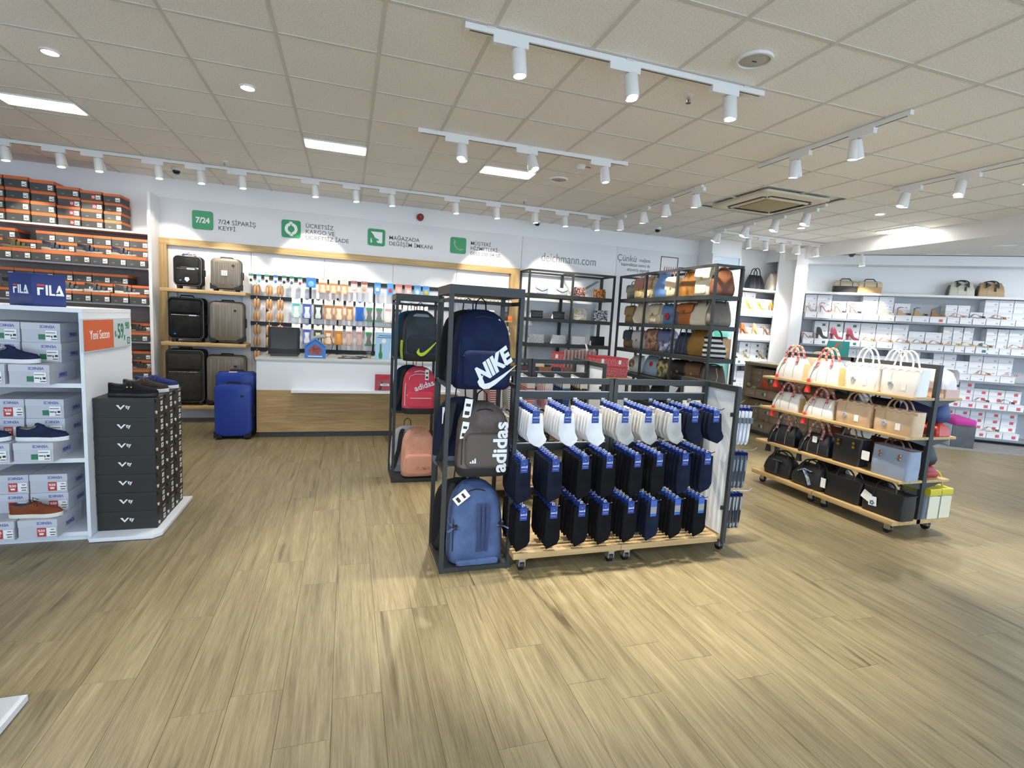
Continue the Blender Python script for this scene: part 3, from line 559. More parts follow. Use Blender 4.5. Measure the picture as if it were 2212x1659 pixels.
# ================================================================ white end cabinet with the grey boxes
cb = thing('shoe_cabinet', 'white open shoe cabinet with three shelves of pale grey boxes', 'cabinet', (-1.162, .333, 0))
MB().box(-.02, 0, 0, 0, .78, 1.5045).obj('side_panel', LAM, cb); MB().box(-1.6, -.001, 1.505, .001, .781, 1.531).obj('top', LAM, cb)
MB().box(-1.6, .76, .03, -.02, .775, 1.505).obj('back_panel', mat('#c9c6c6', .5), cb)
for z in (1.053, .563, .065): MB().box(-1.6, .003, z-.028, -.02, .76, z).obj('shelf', LAM, cb)
MB().box(-1.6, .03, 0, -.02, .05, .037).obj('plinth', LAM, cb)
VB = mat('#c4c4cb', .55); VL = mat('#cbcbd2', .55); BLU = mat('#5560a8', .5); GST = mat('#2f7a55', .5)
def vbox(kind):
    o = shoe_box('pale grey shoe box', .204, .33, .124, VB, VL, .042, None, 'shoe_box')
    text('VENICE', .024, BLU, o, (.035, -.001, .102), (PI/2, PI, 0), bold=.012)
    text('VENICE', .03, BLU, o, (.1035, .16, .05), (PI/2, 0, PI/2), bold=.012, name='side_lettering')
    MB().box(.1022, .1, .034, .1028, .22, .0365).obj('side_rule', BLU, o)
    if kind == 'g':
        sticker(o, .055, .045, .062, .066, PAPER, marks=((.05, .75, .8, .06), (.05, .4, .4, .1), (.5, .3, .1, .2), (.7, .35, .25, .2), (.5, .1, .45, .08))); sticker(o, .005, .036, .034, .033, GST, marks=None)
    else:
        sticker(o, .07, .042, .05, .056, PAPER, marks=((.45, .75, .4, .08), (.35, .4, .6, .1), (.4, .12, .5, .1))); sticker(o, .02, .042, .046, .058, RED, y=-.002)
        text('%50', .022, PAPER, o, (.02, -.0035, .052), bold=.02, name='discount'); MB().prism([(-.013, .0), (.013, .0), (.01, -.012), (-.01, -.012)], -.003, -.0036, 'y').obj('discount_icon', PAPER, o, (.02, 0, .037))
    return o
vg, vr = vbox('g'), vbox('r'); used = set()
def vb(k, x, y, z, label, rot=0):
    p = vg if k == 'g' else vr
    if k in used: return dup(p, (x, y, z), rot, label)
    used.add(k); p.location = (x, y, z); p.rotation_euler = (0, 0, rot); p['label'] = label
for z, nm, kk in ((1.053, 'upper', 'ggg ggg'), (.563, 'middle', 'ggg rrg'), (.065, 'lower', 'rrr rrr')):
    for c, (x, cnm) in enumerate(((-1.417, 'beside the price sign'), (-1.632, 'second from the price sign'))):
        q = kk.split()[c]; j = .006*c
        vb(q[0], x+j, .415, z+.25, 'pale grey box topping the %s compartment stack %s' % (nm, cnm)); vb(q[1], x+.004, .41, z+.125, 'pale grey box midway in the %s compartment stack %s' % (nm, cnm)); vb(q[2], x+.004-j, .255, z, 'pulled-out pale grey box, %s compartment, %s' % (nm, cnm))
sh = closed_shoe('navy slip-on shoe with white sole on the upper grey boxes', '#2a3350', '#e9e9e6', up2='#222b44'); sh.location = (-1.655, .33, 1.179); sh.rotation_euler = (0, 0, -.08)
dup(sh, (-1.53, .33, .689), -.06, 'navy slip-on shoe with white sole in the middle compartment, beside the price sign panel'); dup(sh, (-1.83, .33, .689), -.04, 'navy slip-on shoe cut by the frame edge in the middle compartment')
br = closed_shoe('brown lace-up shoe with pale sole in the lower compartment', '#8a4a30', '#e2ded2', 'lace', .285, '#3a4356', up2='#7a3f29'); br.location = (-1.585, .325, .191); br.rotation_euler = (0, 0, -.05)
# price sign on the cabinet side
t = thing('price_sign', 'orange new season price sign reading 59,90 on the cabinet side', 'sign', (-1.162, .303, 1.253))
MB().box(0, 0, 0, .012, .757, .214).obj('holder', mat('#c9ced2', .2), t); MB().box(.012, .01, .008, .0135, .45, .206).obj('orange_card', mat('#d9622f', .45), t); MB().box(.012, .455, .008, .0135, .75, .206).obj('price_card', mat('#c6cfd2', .45), t)
TG = mat('#1f7a5a', .5); text('Yeni Sezon', .085, PAPER, t, (.0145, .235, .105), (PI/2, 0, PI/2), sx=.78); text('₺', .06, TG, t, (.0145, .485, .1), (PI/2, 0, PI/2)); text('59,', .15, TG, t, (.0145, .585, .115), (PI/2, 0, PI/2), bold=.02, sx=.72); text('90', .075, TG, t, (.0145, .695, .155), (PI/2, 0, PI/2), bold=.012)
MB().prism(rrect(.05, .052, .004), .0136, .0146, 'x').obj('logo_square', TG, t, (0, .715, .045)); b = MB(); b.prism([(-.012, -.016), (.002, -.016), (.012, -.006), (.012, .006), (.002, .016), (-.012, .016)], .0147, .0155, 'x'); b.obj('logo_mark', PAPER, t, (0, .715, .045)); MB().prism([(-.006, -.009), (.001, -.009), (.006, -.003), (.006, .003), (.001, .009), (-.006, .009)], .0156, .0162, 'x').obj('logo_hole', TG, t, (0, .715, .045))
# blue display cube
NB = mat('#1e3578', .3); t = thing('display_cube', 'dark blue sportswear display cube standing on the white cabinet', 'display', (-1.628, .54, 1.531), math.radians(-32))
MB().prism([(0, 0), (.198, 0), (.198, .198), (0, .198)], 0, .205, 'z', e=.002).obj('body', NB, t)
FR = mat('#d8443a', .5)
def fila(rot, loc, s):
    g = MB(); r = MB()
    r.prism([(-.062, .03), (-.022, .03), (-.026, .02), (-.062, .02)], 0, -.001, 'y')
    g.prism([(-.062, .012), (-.028, .012), (-.032, .002), (-.05, .002), (-.05, -.03), (-.062, -.03)], 0, -.001, 'y')
    g.prism(rrect(.011, .058, .004, 3, -.014, -.001), 0, -.001, 'y'); g.prism([(-.002, .028), (.009, .028), (.009, -.02), (.028, -.02), (.028, -.03), (-.002, -.03)], 0, -.001, 'y')
    g.prism([(.048, .028), (.056, .028), (.076, -.03), (.03, -.03), (.036, -.018), (.057, -.018), (.05, .002), (.044, -.012), (.034, -.012)], 0, -.001, 'y')
    for b, m, nm in ((g, PAPER, 'logo_letters'), (r, FR, 'logo_stroke')): o = b.obj(nm, m, t, loc, rot); o.scale = (s, 1, s)
fila(0, (.098, -.0008, .105), .95); fila(PI/2, (.1988, .1, .105), 1.15)
# ================================================================ stack of black boxes on the white base
bs = thing('display_plinth', 'low white base board under the black shoe boxes', 'base', (-1.16, .29, 0)); MB().prism([(0, 0), (.36, 0), (.405, .05), (.405, .79), (0, .79)], .004, .03, 'z', e=.002).obj('board', LAM, bs)
BK = mat('#272623', .55); BK2 = mat('#2b2a27', .55)
def vty():
    o = shoe_box('black shoe box', .35, .2, .13, BK, BK2, .02, None, 'shoe_box')
    o.data = o.data.copy()
    V = MB(); V.prism([(-.04, .015), (-.025, .015), (-.015, -.004), (.002, .015), (.013, .015), (-.014, -.017)], -.0012, 0, 'y'); V.obj('logo_mark', PAPER, o, (-.005, .0005, .07))
    text('ty', .034, PAPER, o, (.0225, -.001, .073), bold=.03)
    R = (PI/2, 0, PI/2)
    MB().prism([(.01, .128), (.1, .128), (.085, .098), (.03, .098)], .175, .181, 'x').obj('flap', BK2, o)
    b = MB(); b.box(.1745, .13, .066, .1755, .17, .092); b.box(.1745, .13, .02, .1755, .17, .052); b.obj('label', PAPER, o); b = MB(); b.box(.1752, .14, .03, .176, .155, .045); b.box(.1752, .135, .074, .176, .165, .077); b.box(.1752, .135, .082, .176, .165, .084); b.obj('print', INK, o)['kind'] = 'stuff'
    text('Vty', .03, PAPER, o, (.1752, .04, .03), R, bold=.02, name='side_lettering'); MB().box(.175, .12, .112, .176, .17, .118).obj('size_strip', mat('#c9c2a8', .5), o)
    return o
v0 = vty(); CN = ['front', 'middle', 'rear']
for c in range(3):
    for k in range(7):
        l = 'black shoe box, %s from the bottom in the %s column of the black stack' % (ORD[k], CN[c]); p = (-.983+random.uniform(-.002, .002), .413+.206*c, .03+.131*k)
        if c == k == 0: v0.location = p; v0['label'] = l
        else: dup(v0, p, 0, l)
z = .03+.131*7
q = closed_shoe('black loafer on the front of the black box stack', '#1b1b1d', '#161616', 'boat', .3, '#242424', lace='#232323'); q.location = (-1.1, .5, z); q.rotation_euler = (0, 0, -.05)
q = closed_shoe('dark brown boat shoe with white sole in the middle of the black stack', '#3a332f', '#e4e4e4', 'boat', .29, '#5b5148', lace='#54483b'); q.location = (-1.09, .72, z); q.rotation_euler = (0, 0, -.05)
q = closed_shoe('navy boat shoe with white sole at the rear of the black stack', '#2a3263', '#e6e6e6', 'boat', .29, '#35406e', lace='#3d487c'); q.location = (-1.08, .92, z); q.rotation_euler = (0, 0, -.05)
# corner of a second display at the frame edge
bs = thing('display_plinth', 'low white base board in the lower corner of the frame', 'base', (-.76, -1.3, 0)); MB().box(-.9, -.85, .004, .013, .018, .03).obj('board', LAM, bs)
wb = shoe_box('', .2, .3, .115, VB, VL, .04, None, 'shoe_box')
for k in range(4):
    l = 'pale box at the lower corner of the frame, %s from the floor' % ORD[k]; p = (-.937+.006*(k % 2), -1.71, .03+.116*k)
    if k == 0: wb.location = p; wb['label'] = l; text('VENICE', .03, BLU, wb, (.102, .16, .05), (PI/2, 0, PI/2), bold=.012, name='side_lettering')
    else: dup(wb, p, 0, l)
# ================================================================ suitcases on the oak wall shelves
for z, l in ((1.79, 'upper oak wall shelf carrying the two small suitcases'), (1.09, 'middle oak wall shelf carrying the two mid-sized suitcases'), (.24, 'bottom oak wall shelf carrying the two large suitcases')):
    t = thing('oak_shelf', l, 'shelf', (-1.87, 4.2, z)); MB().prism([(0, 0), (1.0, 0), (1.0, .39), (0, .39)], -.045, 0, 'z', e=.002).obj('board', OAKX, t)
    for x in (.1, .9): MB().prism([(.39, -.046), (.325, -.046), (.39, -.13)], x-.002, x+.002, 'x').obj('bracket', mat('#d4d6d8', .4), t)
def wheels(t, w, d, y0=.02):
    for x in (-w/2+.05, w/2-.05):
        for y in (y0+.03, d-.03):
            b = MB(); b.cyl((x-.014, y, .019), (x+.014, y, .019), .019, n=14); b.cb(x, y, .035, .036, .03, .02); b.obj('wheel', BLACK, t)
def soft_case(label, w, h, d, col, col2, tall=.3):
    t = thing('suitcase', label, 'suitcase'); C = mat(col, .75, kind='fabric', c2=col2); D = mat('#0f1011', .5)
    b = MB(); b.prism(rrect(w, h-.04, .05, 5, 0, (h+.04)/2), .02, d, 'y', e=.02); b.obj('body', C, t)
    b = MB(); b.prism(rrect(w-.07, h*.5, .03, 4, 0, .06+h*.27), -.012, .03, 'y', e=.012); b.obj('lower_pocket', C, t)
    b = MB(); b.prism(rrect(w-.07, h*.27, .03, 4, 0, h*.79), -.004, .03, 'y', e=.01); b.obj('upper_pocket', C, t)
    b = MB(); b.tube([(-w/2+.05, -.008, h*.605), (w/2-.05, -.008, h*.605)], .005, 6); b.tube([(x, .019, z) for x, z in rrect(w-.01, h-.06, .05, 5, 0, (h+.04)/2)], .004, 6, closed=True); b.obj('zip', mat('#77797b', .4, .6), t)
    b = MB(); b.tube([(-.08, .1, h-.005), (-.07, .1, h+.022), (.07, .1, h+.022), (.08, .1, h-.005)], .009, 8); b.obj('grip', D, t)
    b = MB(); b.tube([(w/2+.0, .1, h*.62), (w/2+.022, .1, h*.6), (w/2+.022, .1, h*.42), (w/2, .1, h*.4)], .007, 8); b.obj('side_grip', D, t)
    b = MB(); b.cb(w/2-.12, -.014, h*.605, .09, .004, .018); b.obj('plate', CHROME, t)
    MB().prism(rrect(.022, .016, .007), -.0125, -.0145, 'y').obj('badge', mat('#2f7fc4', .4), t, (-w/2+.09, 0, .11))
    wheels(t, w, d); return t
def hard_case(label, w, h, d, col, ribs=6, metal=.35):
    t = thing('suitcase', label, 'suitcase'); C = mat(col, .36, metal); D = mat('#151515', .5)
    b = MB(); b.prism(rrect(w, h-.035, .055, 6, 0, (h+.035)/2), .0, d, 'y', e=.03); b.obj('shell', C, t)
    for i in range(ribs):
        x = (i-(ribs-1)/2)*w*.74/max(1, ribs-1); MB().prism(rrect(w*.07, h-.12, .012, 3, x, h/2+.02), -.006, .02, 'y', e=.005).obj('rib', C, t)
    b = MB(); b.tube([(x, d*.5, z) for x, z in rrect(w+.004, h-.031, .057, 6, 0, (h+.035)/2)], .006, 6, closed=True); b.obj('zip', D, t)
    for s in (-1, 1): MB().prism([(s*w/2+s*.003, .025), (s*(w/2-.085), .025), (s*(w/2-.07), .06), (s*(w/2-.02), .075), (s*(w/2+.003), .1)], -.01, d*.9, 'y').obj('corner_guard', D, t)
    b = MB(); b.tube([(-.08, d*.5, h-.005), (-.07, d*.5, h+.02), (.07, d*.5, h+.02), (.08, d*.5, h-.005)], .009, 8); b.obj('grip', D, t)
    b = MB(); b.tube([(w/2, d*.5, h*.62), (w/2+.02, d*.5, h*.6), (w/2+.02, d*.5, h*.4), (w/2, d*.5, h*.38)], .008, 8); b.obj('side_grip', D, t)
    MB().prism(rrect(.032, .026, .004), -.0075, -.0105, 'y').obj('badge', D, t, (w*.26, 0, h*.8))
    wheels(t, w, d, 0); return t
def at(o, *p): o.location = p; return o
TP = '#7d7468'
s = at(soft_case('small black fabric suitcase with a blue ribbon on the upper oak shelf', .33, .43, .2, '#252524', '#2d2c2b'), -1.567, 4.25, 1.79)
b = MB(); b.lathe([(.001, -.02), (.025, -.012), (.03, 0), (.02, .016), (.001, .022)], 10, (0, .1, .46)); b.tube([(-.07, .1, .44), (-.03, .1, .458), (.03, .1, .458), (.07, .1, .44)], .01, 6); b.obj('ribbon', mat('#5a6ec0', .6, kind='print', scale=60, c2='#e8e8f6'), s)
MB().cb(.03, -.006, .27, .2, .006, .02).obj('sash', mat('#b9b9b9', .4), s); MB().prism([(-.02, .15), (.02, .15), (.028, .12), (0, .09), (-.028, .12)], -.013, -.0145, 'y').obj('tag', PAPER, s)
s = at(hard_case('small taupe ribbed hard suitcase with a white tag on the upper oak shelf', .36, .43, .2, TP, 6), -1.12, 4.25, 1.79); MB().prism(rrect(.075, .07, .01), -.013, -.015, 'y').obj('tag', mat('#e6e6e4', .5, kind='stripe', scale=30, dir='X', c2='#8a8a88'), s, (-.01, 0, .24))
at(soft_case('mid-sized black fabric suitcase on the middle oak shelf', .42, .59, .24, '#1b1b1c', '#232324'), -1.595, 4.24, 1.09); at(hard_case('mid-sized taupe ribbed hard suitcase on the middle oak shelf', .41, .56, .24, TP, 5), -1.115, 4.25, 1.09)
at(soft_case('large charcoal fabric suitcase on the bottom oak shelf', .455, .75, .26, '#34332f', '#3b3a36'), -1.615, 4.23, .24); at(hard_case('large taupe ribbed hard suitcase on the bottom oak shelf', .47, .68, .26, TP, 5), -1.13, 4.25, .24)
at(hard_case('blue hard suitcase standing on the floor in front of the taller blue one', .40, .665, .2, '#223f9c', 0, 0), -.855, 3.215, 0)
s = at(hard_case('taller blue hard suitcase standing behind the shorter blue one', .44, .785, .24, '#2444a6', 0, 0), -.872, 3.47, 0); MB().cb(-.03, .05, .788, .09, .06, .006).obj('tag', PAPER, s)
# ================================================================ till counter
CX0, CX1 = -.607, 1.9
c = thing('till_counter', 'long till counter with oak base, white front and a white ledge', 'counter', (CX0, 3.3, 0)); L_ = CX1-CX0
OAKC = mat('#a98a5c', .5, kind='wood', c2='#c1a272', axis=0)
MB().box(.03, .03, 0, L_, .8, .07).obj('plinth', mat('#4a4b4c', .5), c); MB().box(0, .0, .07, L_, .8, .6).obj('oak_front', OAKC, c); MB().box(0, 0, .6, L_, .8, .965).obj('white_front', LAM, c)
MB().prism([(-.01, -.012), (L_, -.012), (L_, .82), (-.01, .82)], .965, .998, 'z', e=.003).obj('worktop', mat('#c9cdc6', .25), c); MB().box(.405, -.16, .59, L_, .0, .622).obj('ledge', mat('#f1f2f3', .3), c)
# point of sale screen
t = thing('till_screen', 'black touch screen till on the counter', 'monitor', (-.33, 3.62, .998), math.radians(6)); b = MB(); b.loft([[(-.16, -.05, 0), (.16, -.05, 0), (.18, .16, 0), (-.14, .16, 0)], [(-.16, -.03, .03), (.16, -.03, .03), (.18, .14, .03), (-.14, .14, .03)]]); b.obj('foot', BLACK, t)
M = Matrix.Rotation(math.radians(-10), 4, 'X'); b = MB(); b.M = Matrix.Translation((0, 0, .02)) @ M; b.prism(rrect(.375, .35, .01, 3, 0, .175), -.03, .0, 'y', e=.004); b.add([(-.17, 0, .03), (.17, 0, .03), (.17, 0, .33), (-.17, 0, .33), (-.1, .12, .03), (.12, .12, .03), (.2, .1, .33), (.0, .1, .33)], [(3, 2, 1, 0), (4, 5, 6, 7), (0, 1, 5, 4), (1, 2, 6, 5), (2, 3, 7, 6), (3, 0, 4, 7)]); b.obj('case', BLACK, t)
b = MB(); b.M = Matrix.Translation((0, 0, .02)) @ M; b.prism(rrect(.31, .25, .004, 2, 0, .195), -.031, -.0305, 'y'); b.obj('display', mat('#2a2c2d', .25), t)
t = thing('collection_box', 'blue house-shaped collection box on the counter', 'box', (.055, 3.45, .998), .05); BLH = mat('#3c79c4', .4)
b = MB(); b.prism([(-.125, 0), (.125, 0), (.125, .14), (0, .235), (-.125, .14)], -.05, .06, 'y'); b.obj('body', BLH, t)
b = MB(); b.prism([(-.15, .128), (0, .242), (.15, .128), (.15, .142), (0, .258), (-.15, .142)], -.06, .07, 'y'); b.obj('roof', mat('#4d8ad3', .4), t)
b = MB(); b.prism([(-.075, .05), (.075, .05), (.075, .12), (0, .18), (-.075, .12)], -.0515, -.05, 'y'); b.obj('window', mat('#8d3f3c', .5, kind='print', scale=30, c2='#a2605c'), t); MB().box(-.085, -.0525, .02, .085, -.0505, .032).obj('strip', PAPER, t); text('evi', .04, INK, t, (0, -.053, .12))
t = thing('barcode_scanner', 'grey barcode scanner on a stand behind the collection box', 'scanner', (.08, 3.68, .998)); b = MB(); b.cyl((0, 0, 0), (0, 0, .02), .05); b.cyl((0, .02, .02), (0, .03, .24), .012); b.obj('stand', mat('#3a3d40', .5), t)
b = MB(); b.loft([[(x+c0, y, z+h) for y, z in rrect(.06, .05, .02, 3)] for x, c0, h in ((-.09, 0, .22), (-.04, 0, .25), (.03, 0, .27), (.08, 0, .265))]); b.cyl((-.03, 0, .24), (-.1, 0, .14), .02, .018); b.obj('head', mat('#aeb4b6', .4), t); b = MB(); b.tube([(.08, 0, .26), (.15, 0, .27), (.18, 0, .18), (.16, .02, .05), (.1, .08, .004)], .004, 6); b.obj('cable', BLACK, t)
for x, y, w, d, cc, l in ((.55, 3.75, .34, .16, '#2c2d30', 'flat dark shoehorn tray lying on the counter'), (.48, 3.5, .3, .05, '#3a4a63', 'flat blue leaflet strip lying on the counter'), (.83, 3.72, .16, .1, '#e4e2dc', 'white paper pad lying on the counter')):
    t = thing('counter_tray', l, 'tray', (x, y, .998), random.uniform(-.1, .1)); MB().prism(rrect(w, d, .01), 0, .012, 'z', e=.002).obj('body', mat(cc, .5), t); MB().prism(rrect(w*.8, d*.4, .01), .012, .022, 'z', e=.002).obj('content', mat('#d8d3c6', .5, kind='print', scale=30, c2='#6d6a63'), t)
t = thing('drinking_glass', 'clear glass standing on the counter', 'glass', (.72, 3.55, .998)); MB().lathe([(.001, .002), (.028, .002), (.032, .1), (.029, .1), (.025, .008), (.001, .008)], 16).obj('bowl', mat('#f2f7f8', .05, kind='glass', alpha=.3), t)
t = thing('brochure_board', 'light blue shoe care display board on the counter', 'display', (.99, 3.52, .998)); MB().prism([(-.19, 0), (.19, 0), (.19, .36), (-.19, .36)], 0, .02, 'y').obj('panel', mat('#a9cbe6', .4), t)
b = MB(); b.box(-.17, -.001, .29, .17, 0, .3); b.box(-.15, -.001, .315, .15, 0, .325); b.obj('print', mat('#3e6ea3', .5), t)['kind'] = 'stuff'
for x, z, m_, r in ((-.12, .09, '#3f7d4b', 0), (.02, .1, '#e3e5e4', 0)): b = MB(); b.prism([(x-.02, z-.08), (x+.02, z-.08), (x+.026, z-.02), (x+.012, z+.02), (x+.012, z+.12), (x-.012, z+.12), (x-.012, z+.02), (x-.026, z-.02)], -.003, 0, 'y'); b.obj('tool_picture', mat(m_, .5), t)
b = MB(); b.cyl((.13, -.002, .2), (.13, 0, .2), .05, n=22); b.obj('round_picture', mat('#3f8fd0', .5), t); b = MB(); b.cyl((-.08, -.002, .25), (-.08, 0, .25), .03, n=18); b.obj('round_picture', PAPER, t)
t = thing('magazine_holder', 'clear holder with a red shoe magazine on the white ledge', 'holder', (.89, 3.21, .622)); MB().box(-.105, .012, 0, .105, .015, .245).obj('back_plate', mat('#eef4f6', .05, kind='glass', alpha=.25), t); MB().box(-.105, -.03, 0, .105, .012, .004).obj('foot', mat('#eef4f6', .05, kind='glass', alpha=.25), t)
MB().box(-.1, .004, .004, .1, .01, .21).obj('magazine', mat('#b5404d', .45, kind='print', scale=9, c2='#93636e'), t); text('Shoe', .085, mat('#d8222e', .4), t, (-.01, .003, .175), bold=.03, sx=.95); MB().box(-.03, .001, .06, .08, .003, .09).obj('caption', PAPER, t); text('GÜRBÜZ', .018, mat('#2c4d8f', .5), t, (.025, .0005, .075), bold=.02); MB().prism([(-.06, .01), (-.02, .01), (-.01, .06), (.0, .1), (-.02, .12), (-.03, .07)], .002, .004, 'y').obj('figure', mat('#3b3440', .5), t)
# ================================================================ accessory rails on the wall behind the till
RZ = (2.035, 1.74, 1.375, 1.005); RB = mat('#222426', .5)
for k, z in enumerate(RZ):
    for x0, x1, s in ((-.87, .104, 'first panel'), (.112, 1.085, 'second panel'), (1.093, 2.0, 'third panel')):
        t = thing('hook_rail', 'black hook rail on the %s behind the till, %s from the top' % (s, ORD[k]), 'rail', (x0, 4.595, z)); MB().box(0, -.022, -.028, x1-x0, 0, .028).obj('bar', RB, t)
        MB().box(0, -.028, .02, x1-x0, -.022, .028).obj('lip', RB, t); 
for x, z0, z1 in ((-.66, 1.0, 1.74), (-.08, .9, 2.035), (.3, .9, 1.8), (.82, .9, 2.035), (1.2, .9, 2.035)):
    t = thing('wall_upright', 'black upright strip at the accessory rails, %s along' % ORD[(-.66, -.08, .3, .82, 1.2).index(x)], 'upright', (x, 4.595, 0)); b = MB(); b.box(-.014, -.014, z0, .014, 0, z1); b.obj('strip', RB, t); b = MB(); [b.box(-.004, -.0145, z0+.05+i*.08, .004, -.0135, z0+.08+i*.08) for i in range(int((z1-z0)/.08)-1)]; b.obj('slots', mat('#000000', .9), t)['kind'] = 'stuff'
def pack(label, w, h, colA, colB, ins='#c9c2b5', kind='sole', hang=.03):
    # blister pack: origin at the hook, hanging down; front faces -y
    t = thing('blister_pack', label, 'accessory pack', group='packs on the accessory rails'); A = mat(colA, .45); B = mat(colB, .45)
    b = MB(); b.tube([(0, .1, .005), (0, 0, .005), (0, -.02, .012)], .0028, 6); b.obj('hook', CHROME, t)
    MB().prism(rrect(w, h, .012, 3, 0, -h/2+.02), -.006, 0, 'y').obj('card', B, t)
    MB().prism([(-w/2, .02), (-w*.28, .02), (0, -.005), (w*.28, .02), (w/2, .02), (w/2, -h*.2), (-w/2, -h*.2)] if kind == 'sole' else rrect(w, h*.25, .01, 3, 0, .02-h*.125), -.0085, -.006, 'y').obj('header', PAPER if kind == 'sole' else A, t)
    if kind == 'sole':
        z0 = -h*.22; hh = h*.68; S = [(-.3, -1), (.3, -1), (.34, -.8), (.2, -.5), (.3, -.2), (.36, -.08), (.2, 0), (-.2, 0), (-.36, -.08), (-.3, -.2), (-.2, -.5), (-.34, -.8)]
        MB().prism([(x*w, z0+z*hh) for x, z in S], -.012, -.006, 'y', e=.002).obj('insole', mat(ins, .6), t); MB().prism(rrect(w*.8, h*.12, .02, 4, 0, -h*.27), -.0145, -.012, 'y').obj('print', A, t)
        MB().prism(rrect(w, h*.12, .01, 3, 0, .02-h+h*.06), -.009, -.006, 'y').obj('foot_band', A, t)
    else: b = MB(); b.prism([(w*.3*math.cos(a), -h*.5+w*.34*math.sin(a)) for a in [i*PI/9 for i in range(18)]], -.016, -.006, 'y', e=.003); b.obj('blister', mat(ins, .3), t)
    for o in t.children: o.location.y = -.13 if o.name.split('.')[0] != 'hook' else -.12
    return t
def rowp(z, items, rn):
    seen = {}
    for i, (x, w, h, a, b_, ins, kd) in enumerate(items):
        t = pack('%s pack, %s along the %s accessory row' % (kd[1], ORD[i], rn), w, h, a, b_, ins, kd[0]); t.location = (x, 4.595, z)
SO = lambda c: ('sole', c+' insole'); BL = lambda c: ('blister', c)
rowp(2.045, [(x, .058, .14, a, '#dfe6e2', k, BL(c)) for x, a, k, c in ((-.845, '#3f8a62', '#22242a', 'small white and green'), (-.745, '#4a90b8', '#6fb0dd', 'small pale blue'), (-.645, '#3f8a62', '#1f2023', 'small white and black'), (-.53, '#2a6fc0', '#2a6fc0', 'small bright blue'), (-.42, '#3f8a62', '#2a2b2e', 'small white polish'), (-.32, '#3f8a62', '#4a6fa0', 'small white and blue'), (-.21, '#3f8a62', '#b03a4a', 'small white and red'))]
     + [(-.065, .13, .14, '#3f7fd0', '#3f86d8', '#7fb7e8', BL('wide blue lace'))] + [(x, .115, .2, '#c77a3a', '#dca06a', '#e8cdb0', SO('short orange')) for x in (.095, .24, .387)] + [(x, .09, .17, '#a05a55', '#d9c3bb', k, BL('pinkish cushion')) for x, k in ((.527, '#e9e6e2'), (.67, '#c7a88c'))] + [(.86, .09, .17, '#3f7fc4', '#6ba6e2', '#d4e6f6', BL('blue gel')), (1.045, .09, .17, '#5aa0e0', '#63a8e6', '#c23a55', BL('blue and red gel'))]
     + [(x, .1, .17, a, b_, k, BL(c)) for x, a, b_, k, c in ((1.17, '#d08078', '#e6b8ae', '#e8cfc6', 'pale pink'), (1.31, '#cf7a78', '#e3b4ae', '#ead8d0', 'pink foam'), (1.45, '#4f93d0', '#7fb8e6', '#dbe9f4', 'pale blue gel'), (1.58, '#4f8fd0', '#6fb0e6', '#e6c13a', 'blue and yellow gel'))], 'top')
R2 = [(-.26, '#6cb8bd', '#a9d8d8', '#f0efe8', 'turquoise'), (-.115, '#3f55a8', '#5a73c4', '#e8e8ea', 'dark blue'), (.035, '#2f3438', '#3b4146', '#dfe3e0', 'black and green'), (.178, '#b9763c', '#c98a50', '#e3d5c2', 'wide orange'), (.322, '#b9763c', '#cc9058', '#e6dac8', 'orange leather'), (.47, '#b06a35', '#c78248', '#e0cdb4', 'slim orange'), (.612, '#2468c8', '#2c74d4', '#2a62b8', 'all blue'), (.75, '#3a9a5a', '#cfd2cf', '#77797b', 'grey and green'), (.893, '#3aa06a', '#d5d8d4', '#808284', 'second grey and green'), (1.022, '#d8a8a0', '#ecebe9', '#f0ede8', 'white and pink'), (1.16, '#2a2b2e', '#3b3b40', '#8a8488', 'black round'), (1.3, '#d0d3d6', '#dcdde0', '#25262a', 'white with a black disc'), (1.43, '#8a3550', '#7c2f48', '#d6a05a', 'maroon'), (1.56, '#8a3550', '#6f2a42', '#d69a52', 'second maroon')]
rowp(1.745, [(x, .118 if 'slim' not in c else .1, .285, a, b_, k, SO(c)) for x, a, b_, k, c in R2], 'second')
R3 = [(-.26, '#6cb8c8', '#a9d4dd', '#f0efe8', 'pale turquoise'), (-.115, '#4a5cb0', '#6a7fc8', '#e8e8ea', 'blue violet'), (.035, '#34393c', '#40464a', '#d8dd9a', 'black and lime'), (.178, '#b9763c', '#cf955e', '#e3d5c2', 'lower orange'), (.322, '#b57a34', '#c9853c', '#d99c50', 'lower amber'), (.465, '#b98a86', '#d8b4aa', '#d9bfae', 'slim pink'), (.61, '#b98a92', '#cfaab0', '#d6b8ac', 'second slim pink'), (.75, '#2f9a52', '#c9ccc8', '#6f7274', 'lower grey and green'), (.893, '#3aa06a', '#d5d8d4', '#808284', 'last grey and green'), (1.022, '#d8b0a8', '#ece9e6', '#efe8e2', 'lower white and pink')]
rowp(1.38, [(x, .115 if 'slim' not in c else .09, .285, a, b_, k, SO(c)) for x, a, b_, k, c in R3], 'third')
def shoe_tree(label):
    t = thing('shoe_tree', label, 'shoe tree', group='cedar shoe trees on the rails'); Wd = mat('#b98a5c', .5, kind='wood', c2='#cfa578', axis=2)
    for s in (-1, 1):
        b = MB(); b.loft([[(s*.022+r*c*.8, r*q, z) for c, q in [(math.cos(a*PI/5), math.sin(a*PI/5)) for a in range(10)]] for z, r in ((-.01, .012), (-.03, .022), (-.07, .03), (-.12, .027), (-.16, .012))]); b.obj('last', Wd, t)
    b = MB(); b.tube([(0, .08, .005), (0, 0, 0), (0, -.01, -.02)], .003, 6); b.obj('hook', CHROME, t); MB().cyl((0, 0, -.012), (0, 0, .02), .006).obj('rod', CHROME, t); return t
st = None
